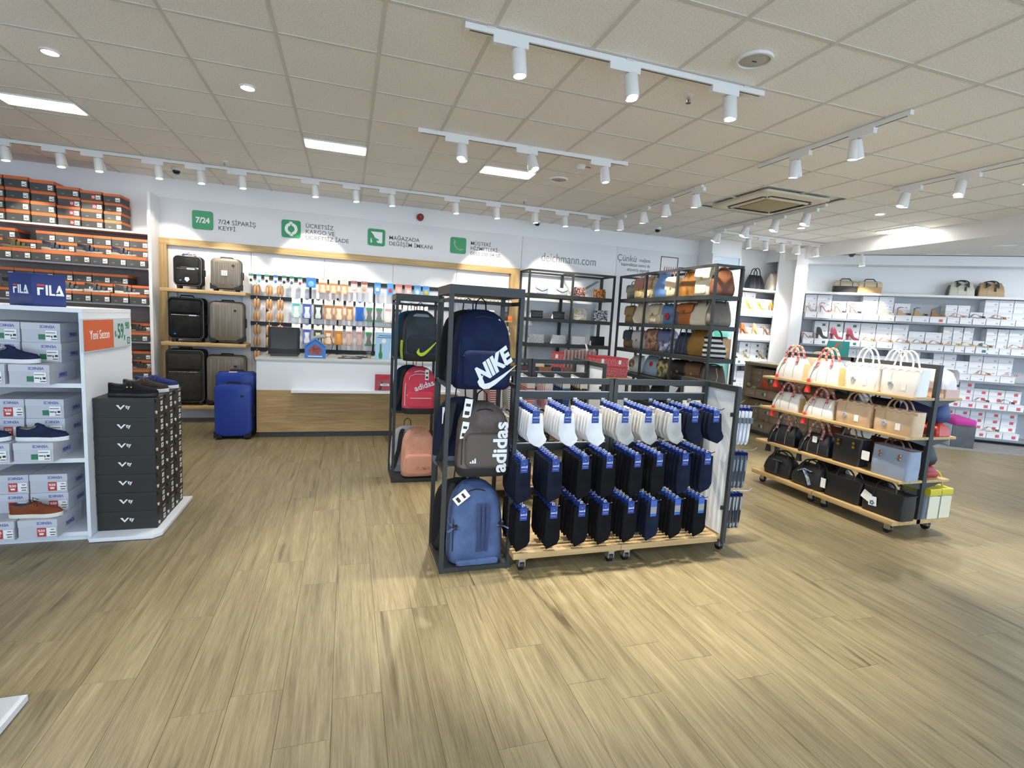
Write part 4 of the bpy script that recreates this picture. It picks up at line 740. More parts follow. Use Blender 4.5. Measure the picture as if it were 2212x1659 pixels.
for r, z in enumerate((1.93, 1.735, 1.56, 1.37, 1.2, 1.0)):
    for k, x in enumerate((-.78, -.62, -.475)):
        l = 'pair of wooden shoe trees, %s row from the top, %s in the row' % (ORD[r], ORD[k])
        if st is None: st = shoe_tree(l); st.location = (x, 4.51, z)
        else: dup(st, (x, 4.51, z), random.uniform(-.3, .3), l)
# wooden care product shelves beside the oak frame
for x0, x1, z, l in ((1.95, 2.95, 1.897, 'long pale wood shelf of spray cans'), (2.72, 2.95, 1.607, 'short pale wood shelf with an orange carton'), (2.72, 2.95, 1.31, 'short pale wood shelf with round tins'), (2.0, 2.7, 1.6, 'pale wood shelf of small shoe care boxes')):
    t = thing('care_shelf', l, 'shelf', (x0, 4.34, z)); MB().box(0, 0, -.02, x1-x0, .255, 0).obj('board', OAKX, t); MB().box(0, .235, 0, x1-x0, .255, .03).obj('lip', OAKX, t)
def can(label, c1, c2, r=.027, h=.14):
    t = thing('spray_can', label, 'can', group='spray cans on the long wood shelf'); MB().lathe([(.001, 0), (r, 0), (r, h*.78), (r*.8, h*.82)], 14).obj('body', mat(c1, .3, .2), t); MB().lathe([(r*.82, h*.8), (r*.82, h*.98), (r*.6, h), (.001, h)], 14).obj('cap', mat(c2, .4), t); MB().lathe([(r+.0005, h*.2), (r+.0008, h*.2), (r+.0008, h*.5), (r+.0005, h*.5)], 14).obj('band', mat('#7f8f80', .4), t); return t
p1 = can('', '#bfc3c0', '#d2d4d0'); p2 = can('', '#d4d8da', '#2a3a78'); i1 = i2 = 0
for k in range(9):
    x = 2.29+.065*k; l = 'silver spray can, %s in the plain-capped row' % ORD[k]
    if k == 0: p1.location = (x, 4.4, 1.897); p1['label'] = l
    else: dup(p1, (x, 4.4, 1.897), 0, l)
for k, x in enumerate((2.08, 2.145, 2.21, 2.86, 2.92)):
    l = 'spray can with a blue cap, %s along the long wood shelf' % ORD[k]
    if k == 0: p2.location = (x, 4.4, 1.897); p2['label'] = l
    else: dup(p2, (x, 4.4, 1.897), 0, l)
def carton(label, x, z, w, h, d, c1, c2, y=4.37):
    t = thing('carton', label, 'carton', (x, y, z), random.uniform(-.05, .05)); MB().box(-w/2, 0, 0, w/2, d, h).obj('body', mat(c1, .5), t); MB().box(-w/2+.004, -.001, h*.45, w/2-.004, 0, h*.85).obj('print', mat(c2, .5), t); return t
carton('bright orange carton on the short wood shelf', 2.92, 1.607, .07, .085, .06, '#d9742e', '#e8863c'); carton('black carton beside the orange one', 2.85, 1.607, .05, .14, .06, '#28292b', '#4a4b4d'); carton('green and grey carton on the short wood shelf', 2.78, 1.607, .05, .13, .06, '#8a9a86', '#c9d0c4')
for k in range(6): carton('small shoe care carton, %s on the pale wood shelf' % ORD[k], 2.06+.11*k, 1.6, .09, .1+.03*(k % 3), .07, ('#3f6fb4', '#c9cdd2', '#2c3f78', '#e2e4e6', '#7f90b0', '#d9d4c8')[k], ('#dfe4ea', '#4a78b8', '#c9ced8', '#c05a4a', '#e6e6e6', '#3a4a80')[k])
for k, (x, z) in enumerate(((2.79, 1.31), (2.88, 1.31), (2.79, 1.42), (2.88, 1.42))):
    t = thing('polish_tin', 'round polish tin on the short wood shelf, %s row, %s' % (('lower', 'upper')[k//2], ('first', 'second')[k % 2]), 'tin', (x, 4.4, z)); b = MB(); b.box(-.035, 0, 0, .035, .06, .1); b.obj('carton', mat('#e3dccb', .5), t); b = MB(); b.cyl((0, -.012, .055), (0, 0, .055), .034, n=20); b.obj('lid', mat('#e9e6e0', .3), t); b = MB(); b.cyl((0, -.013, .055), (0, -.012, .055), .018, n=16); b.obj('print', mat('#c0503f', .4), t)
# ================================================================ backpack racks
def bag_rack(label, x, y, w, d, h=1.8):
    t = thing('backpack_rack', label, 'rack', (x, y, 0)); p = .026
    for i, (a, b_) in enumerate(((0, 0), (w-p, 0), (0, d-p), (w-p, d-p))): MB().box(a, b_, .0, a+p, b_+p, h-.0555).obj('post', METAL, t)
    MB().box(.002, .002, .004, w-.002, d-.002, .034).obj('base_plate', METAL, t)
    b = MB(); b.box(0, 0, h-.055, w, p-.002, h); b.box(0, d-p+.002, h-.055, w, d, h); b.box(0, p, h-.055, p-.002, d-p, h); b.box(w-p+.002, p, h-.055, w, d-p, h); b.box(p, p, h-.055, w-p, d-p, h-.05); b.obj('top_frame', METAL, t)
    for z in (1.71, 1.19, .655):
        b = MB(); 
        for a in (0.004, w-.02): b.box(a, p, z-.012, a+.016, d-p, z+.012)
        b.box(.004, d*.5-.009, z-.011, w-.004, d*.5+.009, z+.011); b.obj('hanging_bar', METAL, t)
        if z < 1.7: MB().box(.0, d-p, z-.018, w, d-p+.012, z+.0).obj('rear_bar', METAL, t)
    b = MB(); [b.box(p-.0005, .008, .1+.045*i, p+.0006, .018, .125+.045*i) for i in range(36)]; [b.box(w-p-.0006, .008, .1+.045*i, w-p+.0005, .018, .125+.045*i) for i in range(36)]; b.obj('slots', mat('#1d1f20', .8), t)['kind'] = 'stuff'
    return t
def backpack(label, col, c2=None, w=.33, h=.48, d=.2, bottom=None, pocket=None, side=None, strap='#161718', zipc='#1b1c1e', kind='fabric', pk=(.06, .45), rough=.75):
    # origin on the floor under the middle of the back; front faces -y
    t = thing('backpack', label, 'backpack'); C = mat(col, rough, kind=kind, c2=c2 or col); S = mat(strap, .7); Z = mat(zipc, .5); Bm = mat(bottom, .7) if bottom else C; P = mat(pocket, .7, kind='fabric', c2=pocket) if pocket else C
    def ring(z, ww, dd, y0=0, r=.06): return [(x, y-dd/2+y0, z) for x, y in rrect(ww, dd, min(r, dd*.45, ww*.45), 5)]
    zs = [(.0, .80, .6), (.012, .93, .88), (.05, 1.0, 1.0), (.2, 1.02, 1.04), (.4, 1.0, 1.0), (.6, .98, .92), (.75, .93, .82), (.85, .83, .7), (.92, .68, .56), (.97, .48, .4), (1.0, .22, .2)]
    k0 = 4 if bottom else 0
    if bottom: b = MB(); b.loft([ring(z*h, w*a, d*e) for z, a, e in [(0, .80, .6), (.012, .93, .88), (.05, 1, 1), (.15, 1.015, 1.03)]], c1=False); b.obj('bottom_panel', Bm, t, sharp=60)
    b = MB(); b.loft([ring(z*h, w*a, d*e) for z, a, e in (([(.15, 1.015, 1.03)]+zs[3:]) if bottom else zs)], c0=not bottom); b.obj('body', C, t, sharp=60)
    # front pocket
    z0, z1 = pk; b = MB(); b.loft([[(x*k, y, z0*h+(z1-z0)*h*.5+zz*k) for x, zz in rrect(w*.82, (z1-z0)*h, .04, 5)] for y, k in ((-d*.92, 1.0), (-d*1.06, .99), (-d*1.12, .94), (-d*1.135, .8))]); b.obj('front_pocket', P, t, sharp=60)
    b = MB(); b.tube([(s*w*.41, -d*1.075, z1*h-.035) for s in (-1, -.5, 0, .5, 1)], .004, 6); b.obj('pocket_zip', Z, t)
    arc = [(w*.45*math.cos(a), -d*(.86-.28*math.sin(a)), h*(.52+.40*math.sin(a))) for a in [PI*i/12 for i in range(13)]]
    b = MB(); b.tube([(w*.46, -d*.95, h*.2)]+arc+[(-w*.46, -d*.95, h*.2)], .0045, 6); b.obj('main_zip', Z, t)
    b = MB(); b.tube([(-.035, -.03, h*.97), (-.03, -.03, h+.05), (0, -.03, h+.075), (.03, -.03, h+.05), (.035, -.03, h*.97)], .011, 8, rz=.004); b.obj('top_loop', S, t)
    for s in (-1, 1): b = MB(); b.tube([(s*.05, .0, h*.93), (s*.07, .03, h*.8), (s*.085, .03, h*.5), (s*.12, .015, h*.2), (s*.14, -.01, h*.06)], .024, 8, rz=.006); b.obj('shoulder_strap', S, t)
    if side:
        for s in (-1, 1): b = MB(); b.loft([[(s*(w*.5+.008*q)+x*.25, y*1.0-d*.5, z*h) for x, y in rrect(.05, d*.8, .02, 3)] for z, q in ((.05, .4), (.2, 1.2), (.36, 1.0), (.4, .7))]); b.obj('side_pocket', mat(side, .6), t)
    return t
def hang_tag(t, x, y, z, w=.04, h=.1, rot=.3): 
    b = MB(); b.M = Matrix.Translation((x, y, z)) @ Matrix.Rotation(rot, 4, 'Y'); b.box(-w/2, -.002, -h, w/2, 0, 0); b.obj('tag', PAPER, t); b = MB(); b.M = Matrix.Translation((x, y, z)) @ Matrix.Rotation(rot, 4, 'Y'); b.box(-w*.3, -.0028, -h*.4, w*.3, -.0018, -h*.25); b.box(-w*.3, -.0028, -h*.85, w*.3, -.0018, -h*.65); b.obj('print', INK, t)['kind'] = 'stuff'
def swoosh(t, m, loc, s, rot=0):
    P = [(-.5, .02), (-.47, -.1), (-.38, -.2), (-.24, -.22), (-.05, -.15), (.2, -.02), (.6, .22), (.2, .06), (-.02, -.02), (-.18, -.07), (-.3, -.075), (-.37, -.03), (-.36, .06), (-.31, .16), (-.42, .1)]
    b = MB(); b.prism([(x*s, z*s) for x, z in P], -.0015, 0, 'y'); return b.obj('swoosh', m, t, loc, (0, rot, 0))
RKX, RKY = 1.01, -.572
bag_rack('tall dark metal backpack rack closest to the camera, beside the sock stand', RKX, RKY, .466, .44)
bag_rack('tall dark metal backpack rack standing farther back by the till counter', .862, 1.3, .445, .42)
XB = RKX+.225; yb_ = -.352
b1 = at(backpack('navy backpack with a large white sportswear logo, top of the front rack', '#1a2340', '#202a4a', .35, .5, .21, pk=(.05, .5)), XB+.01, yb_-.005, 1.165)
HW = mat('#e9ecf0', .5); text('NIKE', .135, HW, b1, (.04, -.2405, .155), (PI/2, -math.radians(38), 0), bold=.05, sx=.82, shear=.25); swoosh(b1, HW, (.065, -.2405, .085), .24, -math.radians(14)); hang_tag(b1, .09, -.13, .44, .02, .12, -.7)
b2 = at(backpack('grey heather backpack with white vertical lettering on the front rack', '#574f4b', '#6d645f', .335, .47, .2, bottom='#232426', pk=(.16, .62), pocket='#5f5753'), XB+.045, yb_-.01, .605)
text('adidas', .125, HW, b2, (.085, -.229, .21), (PI/2, -PI/2, 0), bold=.03, sx=1.05)
b = MB(); 
for i in range(3): b.prism([(-.022+.013*i, 0), (-.022+.013*i+.011, 0), (-.012+.013*i-.006+.002*i, .012+.01*i), (-.02+.013*i-.006+.002*i, .008+.01*i)], -.002, 0, 'y')
b.obj('stripe_emblem', HW, b2, (-.085, -.2285, .11)); hang_tag(b2, -.13, -.17, .36, .042, .11, .15); hang_tag(b2, -.11, -.14, .5, .05, .12, .12)
b3 = at(backpack('slate blue backpack with three dark stripes, bottom of the front rack', '#4a5b80', '#556891', .345, .52, .21, pk=(.03, .1)), XB+.015, yb_-.01, .035)
DS = mat('#26345e', .6)
for i in range(3):
    b = MB(); x = -.012+.028*i; b.strip([[(x+dx+.006*(z-.1)*3, -.2285+.055*max(0, (z-.2)/.28)**1.6, z) for dx in (0, .0165)] for z in [.1+.028*k for k in range(12)]]); b.obj('stripe', DS, b3)
for s in (-1, 1):
    b = MB(); b.tube([(s*.17, -.1, .27), (s*.165, -.18, .265), (s*.12, -.215, .26)], .012, 6, rz=.003); b.tube([(s*.15, -.2, .262), (s*.2, -.22, .24)], .012, 6, rz=.002); b.obj('compression_strap', mat('#54668f', .7), b3); MB().cb(s*.15, -.205, .262, .03, .012, .03).obj('buckle', BLACK, b3)
hang_tag(b3, -.07, -.17, .475, .06, .1, .9)
r1 = at(backpack('black backpack hanging behind the navy one on the front rack', '#191a1c', None, .34, .49, .1), XB-.05, -.315, 1.17); r1.rotation_euler = (0, 0, PI)
r2 = at(backpack('dark navy backpack with a grey bottom behind the grey heather one', '#1d2438', None, .33, .47, .11, bottom='#5a6474'), XB-.075, -.315, .62); r2.rotation_euler = (0, 0, PI)
r3 = at(backpack('black backpack behind the slate blue one', '#1f2022', None, .33, .5, .11), XB-.06, -.315, .037); r3.rotation_euler = (0, 0, PI); hang_tag(r2, .1, .0, .4, .045, .11, 0)
XC, yc_ = .862+.215, 1.51
c1 = at(backpack('charcoal backpack with a lime swoosh and lime side pocket, rear rack', '#3a4147', '#444c53', .33, .49, .2, bottom='#26292b', pk=(.17, .5), pocket='#343a3f', side='#b9cf2e'), XC+.03, yc_-.01, 1.17); LM = mat('#c3dc22', .5); swoosh(c1, LM, (.055, -.229, .13), .22, -math.radians(22)); b = MB(); b.loft([[(x*k, -.13-.012*(1-k), .4+z*k) for x, z in rrect(.17, .11, .05, 5)] for k in (1, .9)]); b.obj('top_panel', mat('#737a80', .3), c1)
c2 = at(backpack('coral red backpack with white lettering on the rear rack', '#d9485c', '#e05568', .32, .46, .18, bottom='#2c2c30', pk=(.17, .5), pocket='#dd4f62', zipc='#e9dfe0', strap='#d9485c', rough=.6), XC+.04, yc_-.01, .655); text('adidas', .078, HW, c2, (.03, -.2, .29), (PI/2, -math.radians(20), 0), bold=.02); hang_tag(c2, .06, -.15, .44, .035, .1, 0)
b = MB(); b.tube([(-.11, -.16, .34), (-.1, -.155, .375), (-.05, -.15, .395), (.05, -.15, .395)], .0025, 5); b.tube([(-.1, -.206, .17), (.1, -.206, .17)], .003, 5); b.obj('piping', HW, c2)
c3 = at(backpack('peach backpack at the bottom of the rear rack', '#dd9f86', '#e6ad95', .32, .47, .19, pk=(.08, .5), pocket='#e0a48c', zipc='#d99a82', strap='#dba08a', rough=.6), XC+.045, yc_-.01, .037); text('PUMA', .05, mat('#c98c74', .4), c3, (.04, -.2175, .1), bold=.04)
q = at(backpack('dark teal backpack behind the charcoal one on the rear rack', '#1e4a66', None, .33, .47, .1), XC-.045, 1.545, 1.18); q.rotation_euler = (0, 0, PI)
q = at(backpack('dark navy backpack behind the coral one', '#16283c', None, .32, .46, .1), XC-.04, 1.545, .66); q.rotation_euler = (0, 0, PI)
q = at(backpack('pale grey and blue backpack behind the peach one', '#c9c4c6', '#a9b0b8', .32, .47, .11, bottom='#8a98a0'), XC-.045, 1.545, .037); q.rotation_euler = (0, 0, PI); recol(q, {})
# ================================================================ sock stands
SBW = mat('#ab8d60', .5, kind='wood', c2='#c2a577', axis=0)
def sock_stand(label, x0, xj, x1, yc, hd=.32, h=1.237, z=0):
    t = thing('sock_stand', label, 'stand', (0, 0, 0)); yf = yc-hd; yr = yc+hd*.96
    for a, b_ in ((x0-.02, xj-.002), (xj+.002, x1+.15)):
        P = [(a, yf+.03), (b_, yf+.03), (b_, yr-.02), (a, yr-.02)] if b_ < x1 else [(a, yf+.03), (x1-.02, yf+.03), (x1-.02, yf+.06), (b_, yf+.11), (b_, yr-.08), (x1, yr-.02), (a, yr-.02)]
        MB().prism(P, .094, .134, 'z', e=.002).obj('base_board', SBW, t)
    for x, y in ((x0+.05, yf+.07), (xj-.06, yf+.07), (xj+.06, yf+.07), (x1+.06, yf+.09), (x0+.05, yr-.09), (xj, yr-.09), (x1+.06, yr-.12)): caster(t, x, y, .094)
    for x in (x0, xj-.034, xj+.004, x1-.04): MB().box(x, yc-.018, .134, x+.03, yc+.018, h).obj('post', METAL, t)
    for xa, xb in ((x0+.03, xj-.034), (xj+.034, x1-.04)):
        MB().box(xa-.03, yc-.015, h-.04, xb+.03, yc+.015, h).obj('top_bar', METAL, t)
        for za, zb in ((1.09, 1.145), (.735, .785), (.43, .475)): MB().box(xa, yc-.012, za, xb, yc+.012, zb).obj('hook_bar', METAL, t); MB().box(xa, yc-.018, zb-.003, xb, yc-.0, zb+.003).obj('bar_lip', mat('#8b8f91', .4, .4), t)
    for y in (yf-.012, yr-.012): MB().box(x1-.012, y, .1, x1+.016, y+.026, h).obj('end_post', METAL, t)
    MB().box(x1-.012, yf+.014, h-.04, x1+.016, yr-.012, h).obj('end_rail', METAL, t); MB().box(x1-.002, yf+.014, .15, x1+.006, yr-.012, h-.04).obj('end_panel', mat('#dfe6ee', .25), t)
    for zz in (.34, 1.02): MB().box(x1-.03, yf+.014, zz, x1-.012, yf+.022, zz+.03).obj('clip', METAL, t)
    return t
sock_stand('wide metal sock stand on casters with oak base beside the front rack', 1.485, 2.238, 3.045, -.373)
sock_stand('second sock stand with patterned socks behind the first one', 1.55, 2.1, 2.70, .965, h=1.262)
CARD = mat('#27408f', .45); CARD2 = mat('#3b5fb4', .45); CARDT = mat('#dfe6f5', .5)
def sock_mesh(kind):
    if kind == 'short': P = [(-.045, 0), (.045, 0), (.052, -.06), (.06, -.12), (.082, -.16), (.076, -.182), (.036, -.212), (.0, -.2), (-.036, -.176), (-.056, -.13), (-.05, -.06)]
    elif kind == 'mid': P = [(-.048, 0), (.048, 0), (.051, -.1), (.054, -.2), (.036, -.235), (.0, -.25), (-.034, -.265), (-.05, -.22), (-.05, -.1)]
    else: P = [(-.036, 0), (.036, 0), (.044, -.05), (.046, -.14), (.04, -.2), (.02, -.25), (-.005, -.262), (-.02, -.24), (-.025, -.19), (-.03, -.1)]
    return MB().prism(P, -.011, .011, 'y', e=.006)
def sock(label, kind, m, card='basic', band=None):
    t = thing('sock_pair', label, 'socks', group='pairs of socks on the sock stands')
    s = sock_mesh(kind).obj('sock', m, t); s.location.z = -.02
    cm = {'basic': CARD, 'white': mat('#dcd7cb', .5), 'orange': mat('#d5502f', .5), 'light': CARD2}[card]; w = .048 if card != 'white' else .075; h = .078 if card == 'basic' else .07
    b = MB(); b.strip([[(x, y, z) for x in (-w/2, w/2)] for y, z in ((-.0145, -h), (-.0145, .0), (-.007, .004), (.007, .004), (.0145, 0), (.0145, -.03))]); b.strip([[(x, y, z) for x in (w/2, -w/2)] for y, z in ((-.014, -h), (-.014, 0), (.014, 0), (.014, -.03))]); b.obj('card', cm, t)
    b = MB(); b.ring((0, 0), .011, .005, -.0006, .0006, 12); r = b.obj('hanger_loop', mat('#c5ccdb', .3), t, (0, 0, .012), (PI/2, 0, 0))
    if card == 'basic': text('BASICS', .0115, CARDT, t, (-.002, -.0152, -.042), bold=.025, name='card_lettering', sx=.95); MB().cb(0, -.0152, -.02, .006, .0008, .006).obj('card_dot', mat('#3fb08a', .5), t); MB().cb(.0195, -.0152, -.04, .003, .0008, .016).obj('card_mark', CARDT, t); MB().cb(0, -.0152, -.062, .034, .0008, .003).obj('card_line', mat('#8fa3d8', .5), t)
    elif card == 'light':
        MB().cb(0, -.0152, -.068, .046, .0008, .05).obj('card_body', mat('#8f9296', .5), t); MB().cb(0, -.0152, -.1, .046, .0008, .02).obj('card_foot', mat('#2f63b5', .5), t)
    if band: MB().prism([(-.047, -.07), (.049, -.07), (.0505, -.11), (-.048, -.11)], -.0122, .0122, 'y').obj('band', mat(band, .7), t)
    return t
K = {}
def wool(c, c2=None): return mat(c, .85, kind='fabric', c2=c2 or c, scale=500)
def cluster(x, y0, z, n, key, mk, lab, dy=-.042, dirx=None, hl=None):
    # a hook with n pairs of socks on it
    h = thing('display_hook', 'wire hook of %s' % (hl or lab), 'hook', (x, y0, z+.017)); 
    if dirx: h.rotation_euler = (0, 0, PI/2)
    b = MB(); L = -dy*n+.06; b.tube([(0, 0, 0), (0, -L, -.012), (0, -L-.03, .006)], .0032, 6); b.cb(0, .003, -.004, .03, .006, .03); b.obj('wire', CHROME if key != 'side' else METAL, h)
    for i in range(n):
        k = n-1-i; yy = y0-.05+dy*i*1.0; l = '%s, %s' % (lab, ORD[k]+' pair' if k else 'front pair')
        jx = random.uniform(-.004, .004); rz = random.uniform(-.06, .06)
        loc = (x+jx, yy, z-.01*i/n) if not dirx else (x+.05+.036*i, y0+jx, z-.01*i/n); rot = rz if not dirx else PI/2+rz
        if key not in K or key == 'x': K[key] = mk(); s = K[key]; s.location = loc; s.rotation_euler = (0, 0, rot); s['label'] = l
        else: dup(K[key], loc, rot, l)
R1 = [1.543, 1.755, 1.945, 2.16, 2.34, 2.545, 2.70, 2.875]; Rw = ['white'] * 3 + ['heather grey'] * 3 + ['navy'] * 2
WHS = wool('#eeeeef', '#e2e3e6'); GRS = wool('#a9a9a6', '#c0c0bd'); NVS = wool('#1b2236', '#161c2d'); BKS = wool('#101114', '#15161a'); BNS = wool('#141825', '#1a2030')
for i, x in enumerate(R1):
    c = Rw[i]; m = (WHS, GRS, NVS)[('white', 'heather grey', 'navy').index(c)]; j = i if i < 3 else i-3 if i < 6 else i-6
    cluster(x, -.39, 1.075, 7, 'r1'+c, (lambda m=m: sock('', 'short', m)), '%s ankle socks on the upper row, %s such hook' % (c, ORD[j]))
for i, x in enumerate([1.487, 1.695, 1.905, 2.075, 2.28, 2.45, 2.655, 2.835]):
    m = (BNS, BNS, BKS, BKS, BKS, BKS, NVS, NVS)[i]; cluster(x, -.39, .775-.01*(i < 2), 7, 'r2%d' % (0 if i < 2 else 1 if i < 6 else 2), (lambda m=m: sock('', 'mid', m)), 'dark plain socks on the middle row, %s hook from the rack' % ORD[i])
for i, x in enumerate([1.50, 1.71, 1.905, 2.075, 2.26, 2.44, 2.63, 2.82]):
    m = (BKS, BKS, BKS, BKS, BKS, NVS, BKS, BKS)[i]; cluster(x, -.39, .458, 7, 'r3%d' % (0 if i < 5 else i), (lambda m=m, i=i: sock('', 'mid', m, 'basic' if i < 5 else 'light')), 'black socks on the lower row, %s hook from the rack' % ORD[i])
STW = mat('#e6e7ea', .85, kind='stripe', dir='X', scale=26, c2='#c9ccd2'); STG = mat('#7d858e', .85, kind='stripe', dir='X', scale=30, c2='#3a4048', p0=.45, p1=.55); STB = mat('#23252b', .85, kind='stripe', dir='X', scale=24, c2='#9a9a9a', p0=.5, p1=.56)
for r, (z, m, bd, nm) in enumerate(((1.06, STW, '#5f6670', 'white banded sports socks'), (.72, STG, None, 'grey striped socks'), (.40, STB, None, 'black and grey striped socks'))):
    for k, y in enumerate((-.5, -.32)):
        cluster(3.062, y, z, 7, 'side%d' % r, (lambda m=m, bd=bd: sock('', 'long', m, 'basic', bd)), '%s on the end panel, %s hook' % (nm, ('outer', 'inner')[k]), dirx=1)
PT = [('#c9c7c2', '#b23a32', 'Z', 'orange'), ('#e4e2dc', '#8a8f92', 'Z', 'white'), ('#b8322f', '#e6d2cc', 'Z', 'white'), ('#d88aa0', '#f0e6e8', 'X', 'white'), ('#3f6fb0', '#14161a', 'Z', 'white'), ('#1b1c22', '#c9b84a', 'Z', 'white')]
PN = ['red and grey', 'grey striped', 'red', 'pink', 'blue', 'dark dotted']
for r, z in enumerate((1.1, .77)):
    for i in range(6):
        a, c2, d, cd = PT[(i+r*2) % 6]; nm = PN[(i+r*2) % 6]; m = mat(a, .85, kind='stripe' if i != 5 else 'print', dir=d, scale=16 if i != 5 else 90, c2=c2)
        if nm == 'dark dotted': m = mat(a, .85, kind='print', scale=70, c2=c2, p0=.6, p1=.64)
        cluster(1.66+.172*i, .95, z, 5, 'p%d%d' % (r, i), (lambda m=m, cd=cd: sock('', 'long', m, cd)), '%s patterned socks, %s rear stand row, %s hook' % (nm, ('top', 'lower')[r], ORD[i]), dy=-.05)
# ================================================================ accessory table with wallets and red fabric boxes
t = thing('accessory_table', 'wood topped metal table with wallets and red fabric boxes behind the sock stands', 'table', (0, 0, 0)); MB().box(1.95, 2.05, .945, 3.83, 2.72, .98).obj('table_top', OAKX, t)
for x in (1.97, 3.78):
    for y in (2.08, 2.67): MB().box(x, y, .0, x+.03, y+.03, .945).obj('leg', METAL, t)
b = MB(); b.box(1.97, 2.09, .9, 3.8, 2.11, .945); b.box(1.97, 2.67, .9, 3.8, 2.69, .945); b.box(1.97, 2.1, .3, 3.8, 2.69, .325); b.obj('frame', METAL, t)
def fbox(label, x, y, w, h, d): 
    t = thing('fabric_box', label, 'storage box', (x, y, .98)); FB = mat('#b8474a', .8, kind='fabric', scale=60, s2=70, c2='#d9888a'); ED = mat('#c23a3c', .6)
    MB().prism([(-w/2, 0), (w/2, 0), (w/2, d), (-w/2, d)], 0, h, 'z', e=.004).obj('body', FB, t); b = MB(); b.box(-w/2-.002, -.003, h-.02, w/2+.002, d, h+.004); b.box(-w/2-.002, -.003, h*.48, w/2+.002, 0, h*.56); b.obj('trim_band', ED, t); MB().cb(-w*.2, -.004, h*.8, .035, .003, .05).obj('tag', PAPER, t)
fbox('red fabric box in front on the accessory table, beside a second one', 3.5, 2.12, .27, .25, .28); fbox('narrow red fabric box at the table end', 3.73, 2.14, .17, .235, .28)
for k in range(9):
    t = thing('clear_sleeve', 'clear plastic sleeve with red stripes standing behind the fabric boxes, %s' % ORD[k], 'packaging', (3.12+.05*k, 2.5, .98), .9); MB().prism(rrect(.16, .3, .01, 2, 0, .15), -.006, .006, 'y').obj('sleeve', mat('#d3c6c2', .3, kind='stripe', dir='X', scale=14, c2='#b98a86'), t)
fbox('red printed carton left of the clear sleeves', 3.0, 2.45, .16, .27, .05)
for k, (c, w) in enumerate((('#2c3a40', .16), ('#2a2421', .11), ('#5a1f26', .13), ('#1e1f22', .14), ('#8a5227', .17), ('#24272b', .12), ('#6a4a34', .12))):
    t = thing('wallet', 'standing wallet on the accessory table, %s along' % ORD[k], 'wallet', (2.12+.15*k, 2.2, .98), random.uniform(-.2, .2), 'wallets on the accessory table'); C = mat(c, .5, kind='leather', c2=c)
    MB().prism(rrect(w, .1, .012, 3, 0, .05), -.012, .012, 'y', e=.005).obj('cover', C, t); MB().prism(rrect(w*.4, .04, .008, 3, 0, .055), -.016, -.011, 'y', e=.002).obj('flap', C, t)
t = thing('cream_purse', 'pale purse with gold frame on the accessory table', 'purse', (2.72, 2.42, .98)); b = MB(); b.loft([[(x, y, z) for x, y in rrect(.16*k, .06*k, .02)] for z, k in ((0, .9), (.03, 1), (.09, .95), (.12, .85))]); b.obj('body', mat('#e2d2ae', .5), t); b = MB(); b.tube([(-.07, 0, .122), (0, 0, .13), (.07, 0, .122)], .006, 8); b.obj('clasp', GOLD, t)
# ================================================================ bag builders (front faces -y, origin at the bottom middle)
def bring(z, w, d, r, y0=0, n=4): return [(x, y+y0, z) for x, y in rrect(w, d, min(r, w*.45, d*.45), n)]
def slouchy(rings, j, seed):
    R = random.Random(seed); n = len(rings[0]); out = []
    for k, r in enumerate(rings):
        ph = R.random()*6
        out.append([(x*(1+j*math.sin(3*i*2*PI/n+ph+k)*.5), y*(1+j*math.sin(2*i*2*PI/n+ph*2+k*.7)), z+(j*.12*math.sin(2*i*2*PI/n+ph) if 2 < k else 0)) for i, (x, y, z) in enumerate(r)])
    return out
def handles(t, w, d, h, hh, m, r=.0075, a=.24, name='handle', drop=.04):
    for s in (-1, 1):
        b = MB(); y = s*d*.3; P = [(-a*w, y*1.25, h-drop), (-a*w, y*1.1, h)]+[(-a*w*math.cos(q)**1 if True else 0, y*(.9 if s < 0 else .7), h+hh*math.sin(q)) for q in [PI*i/10 for i in range(1, 10)]]+[(a*w, y*1.1, h), (a*w, y*1.25, h-drop)]
        b.tube(P, r, 7); b.obj(name, m, t)
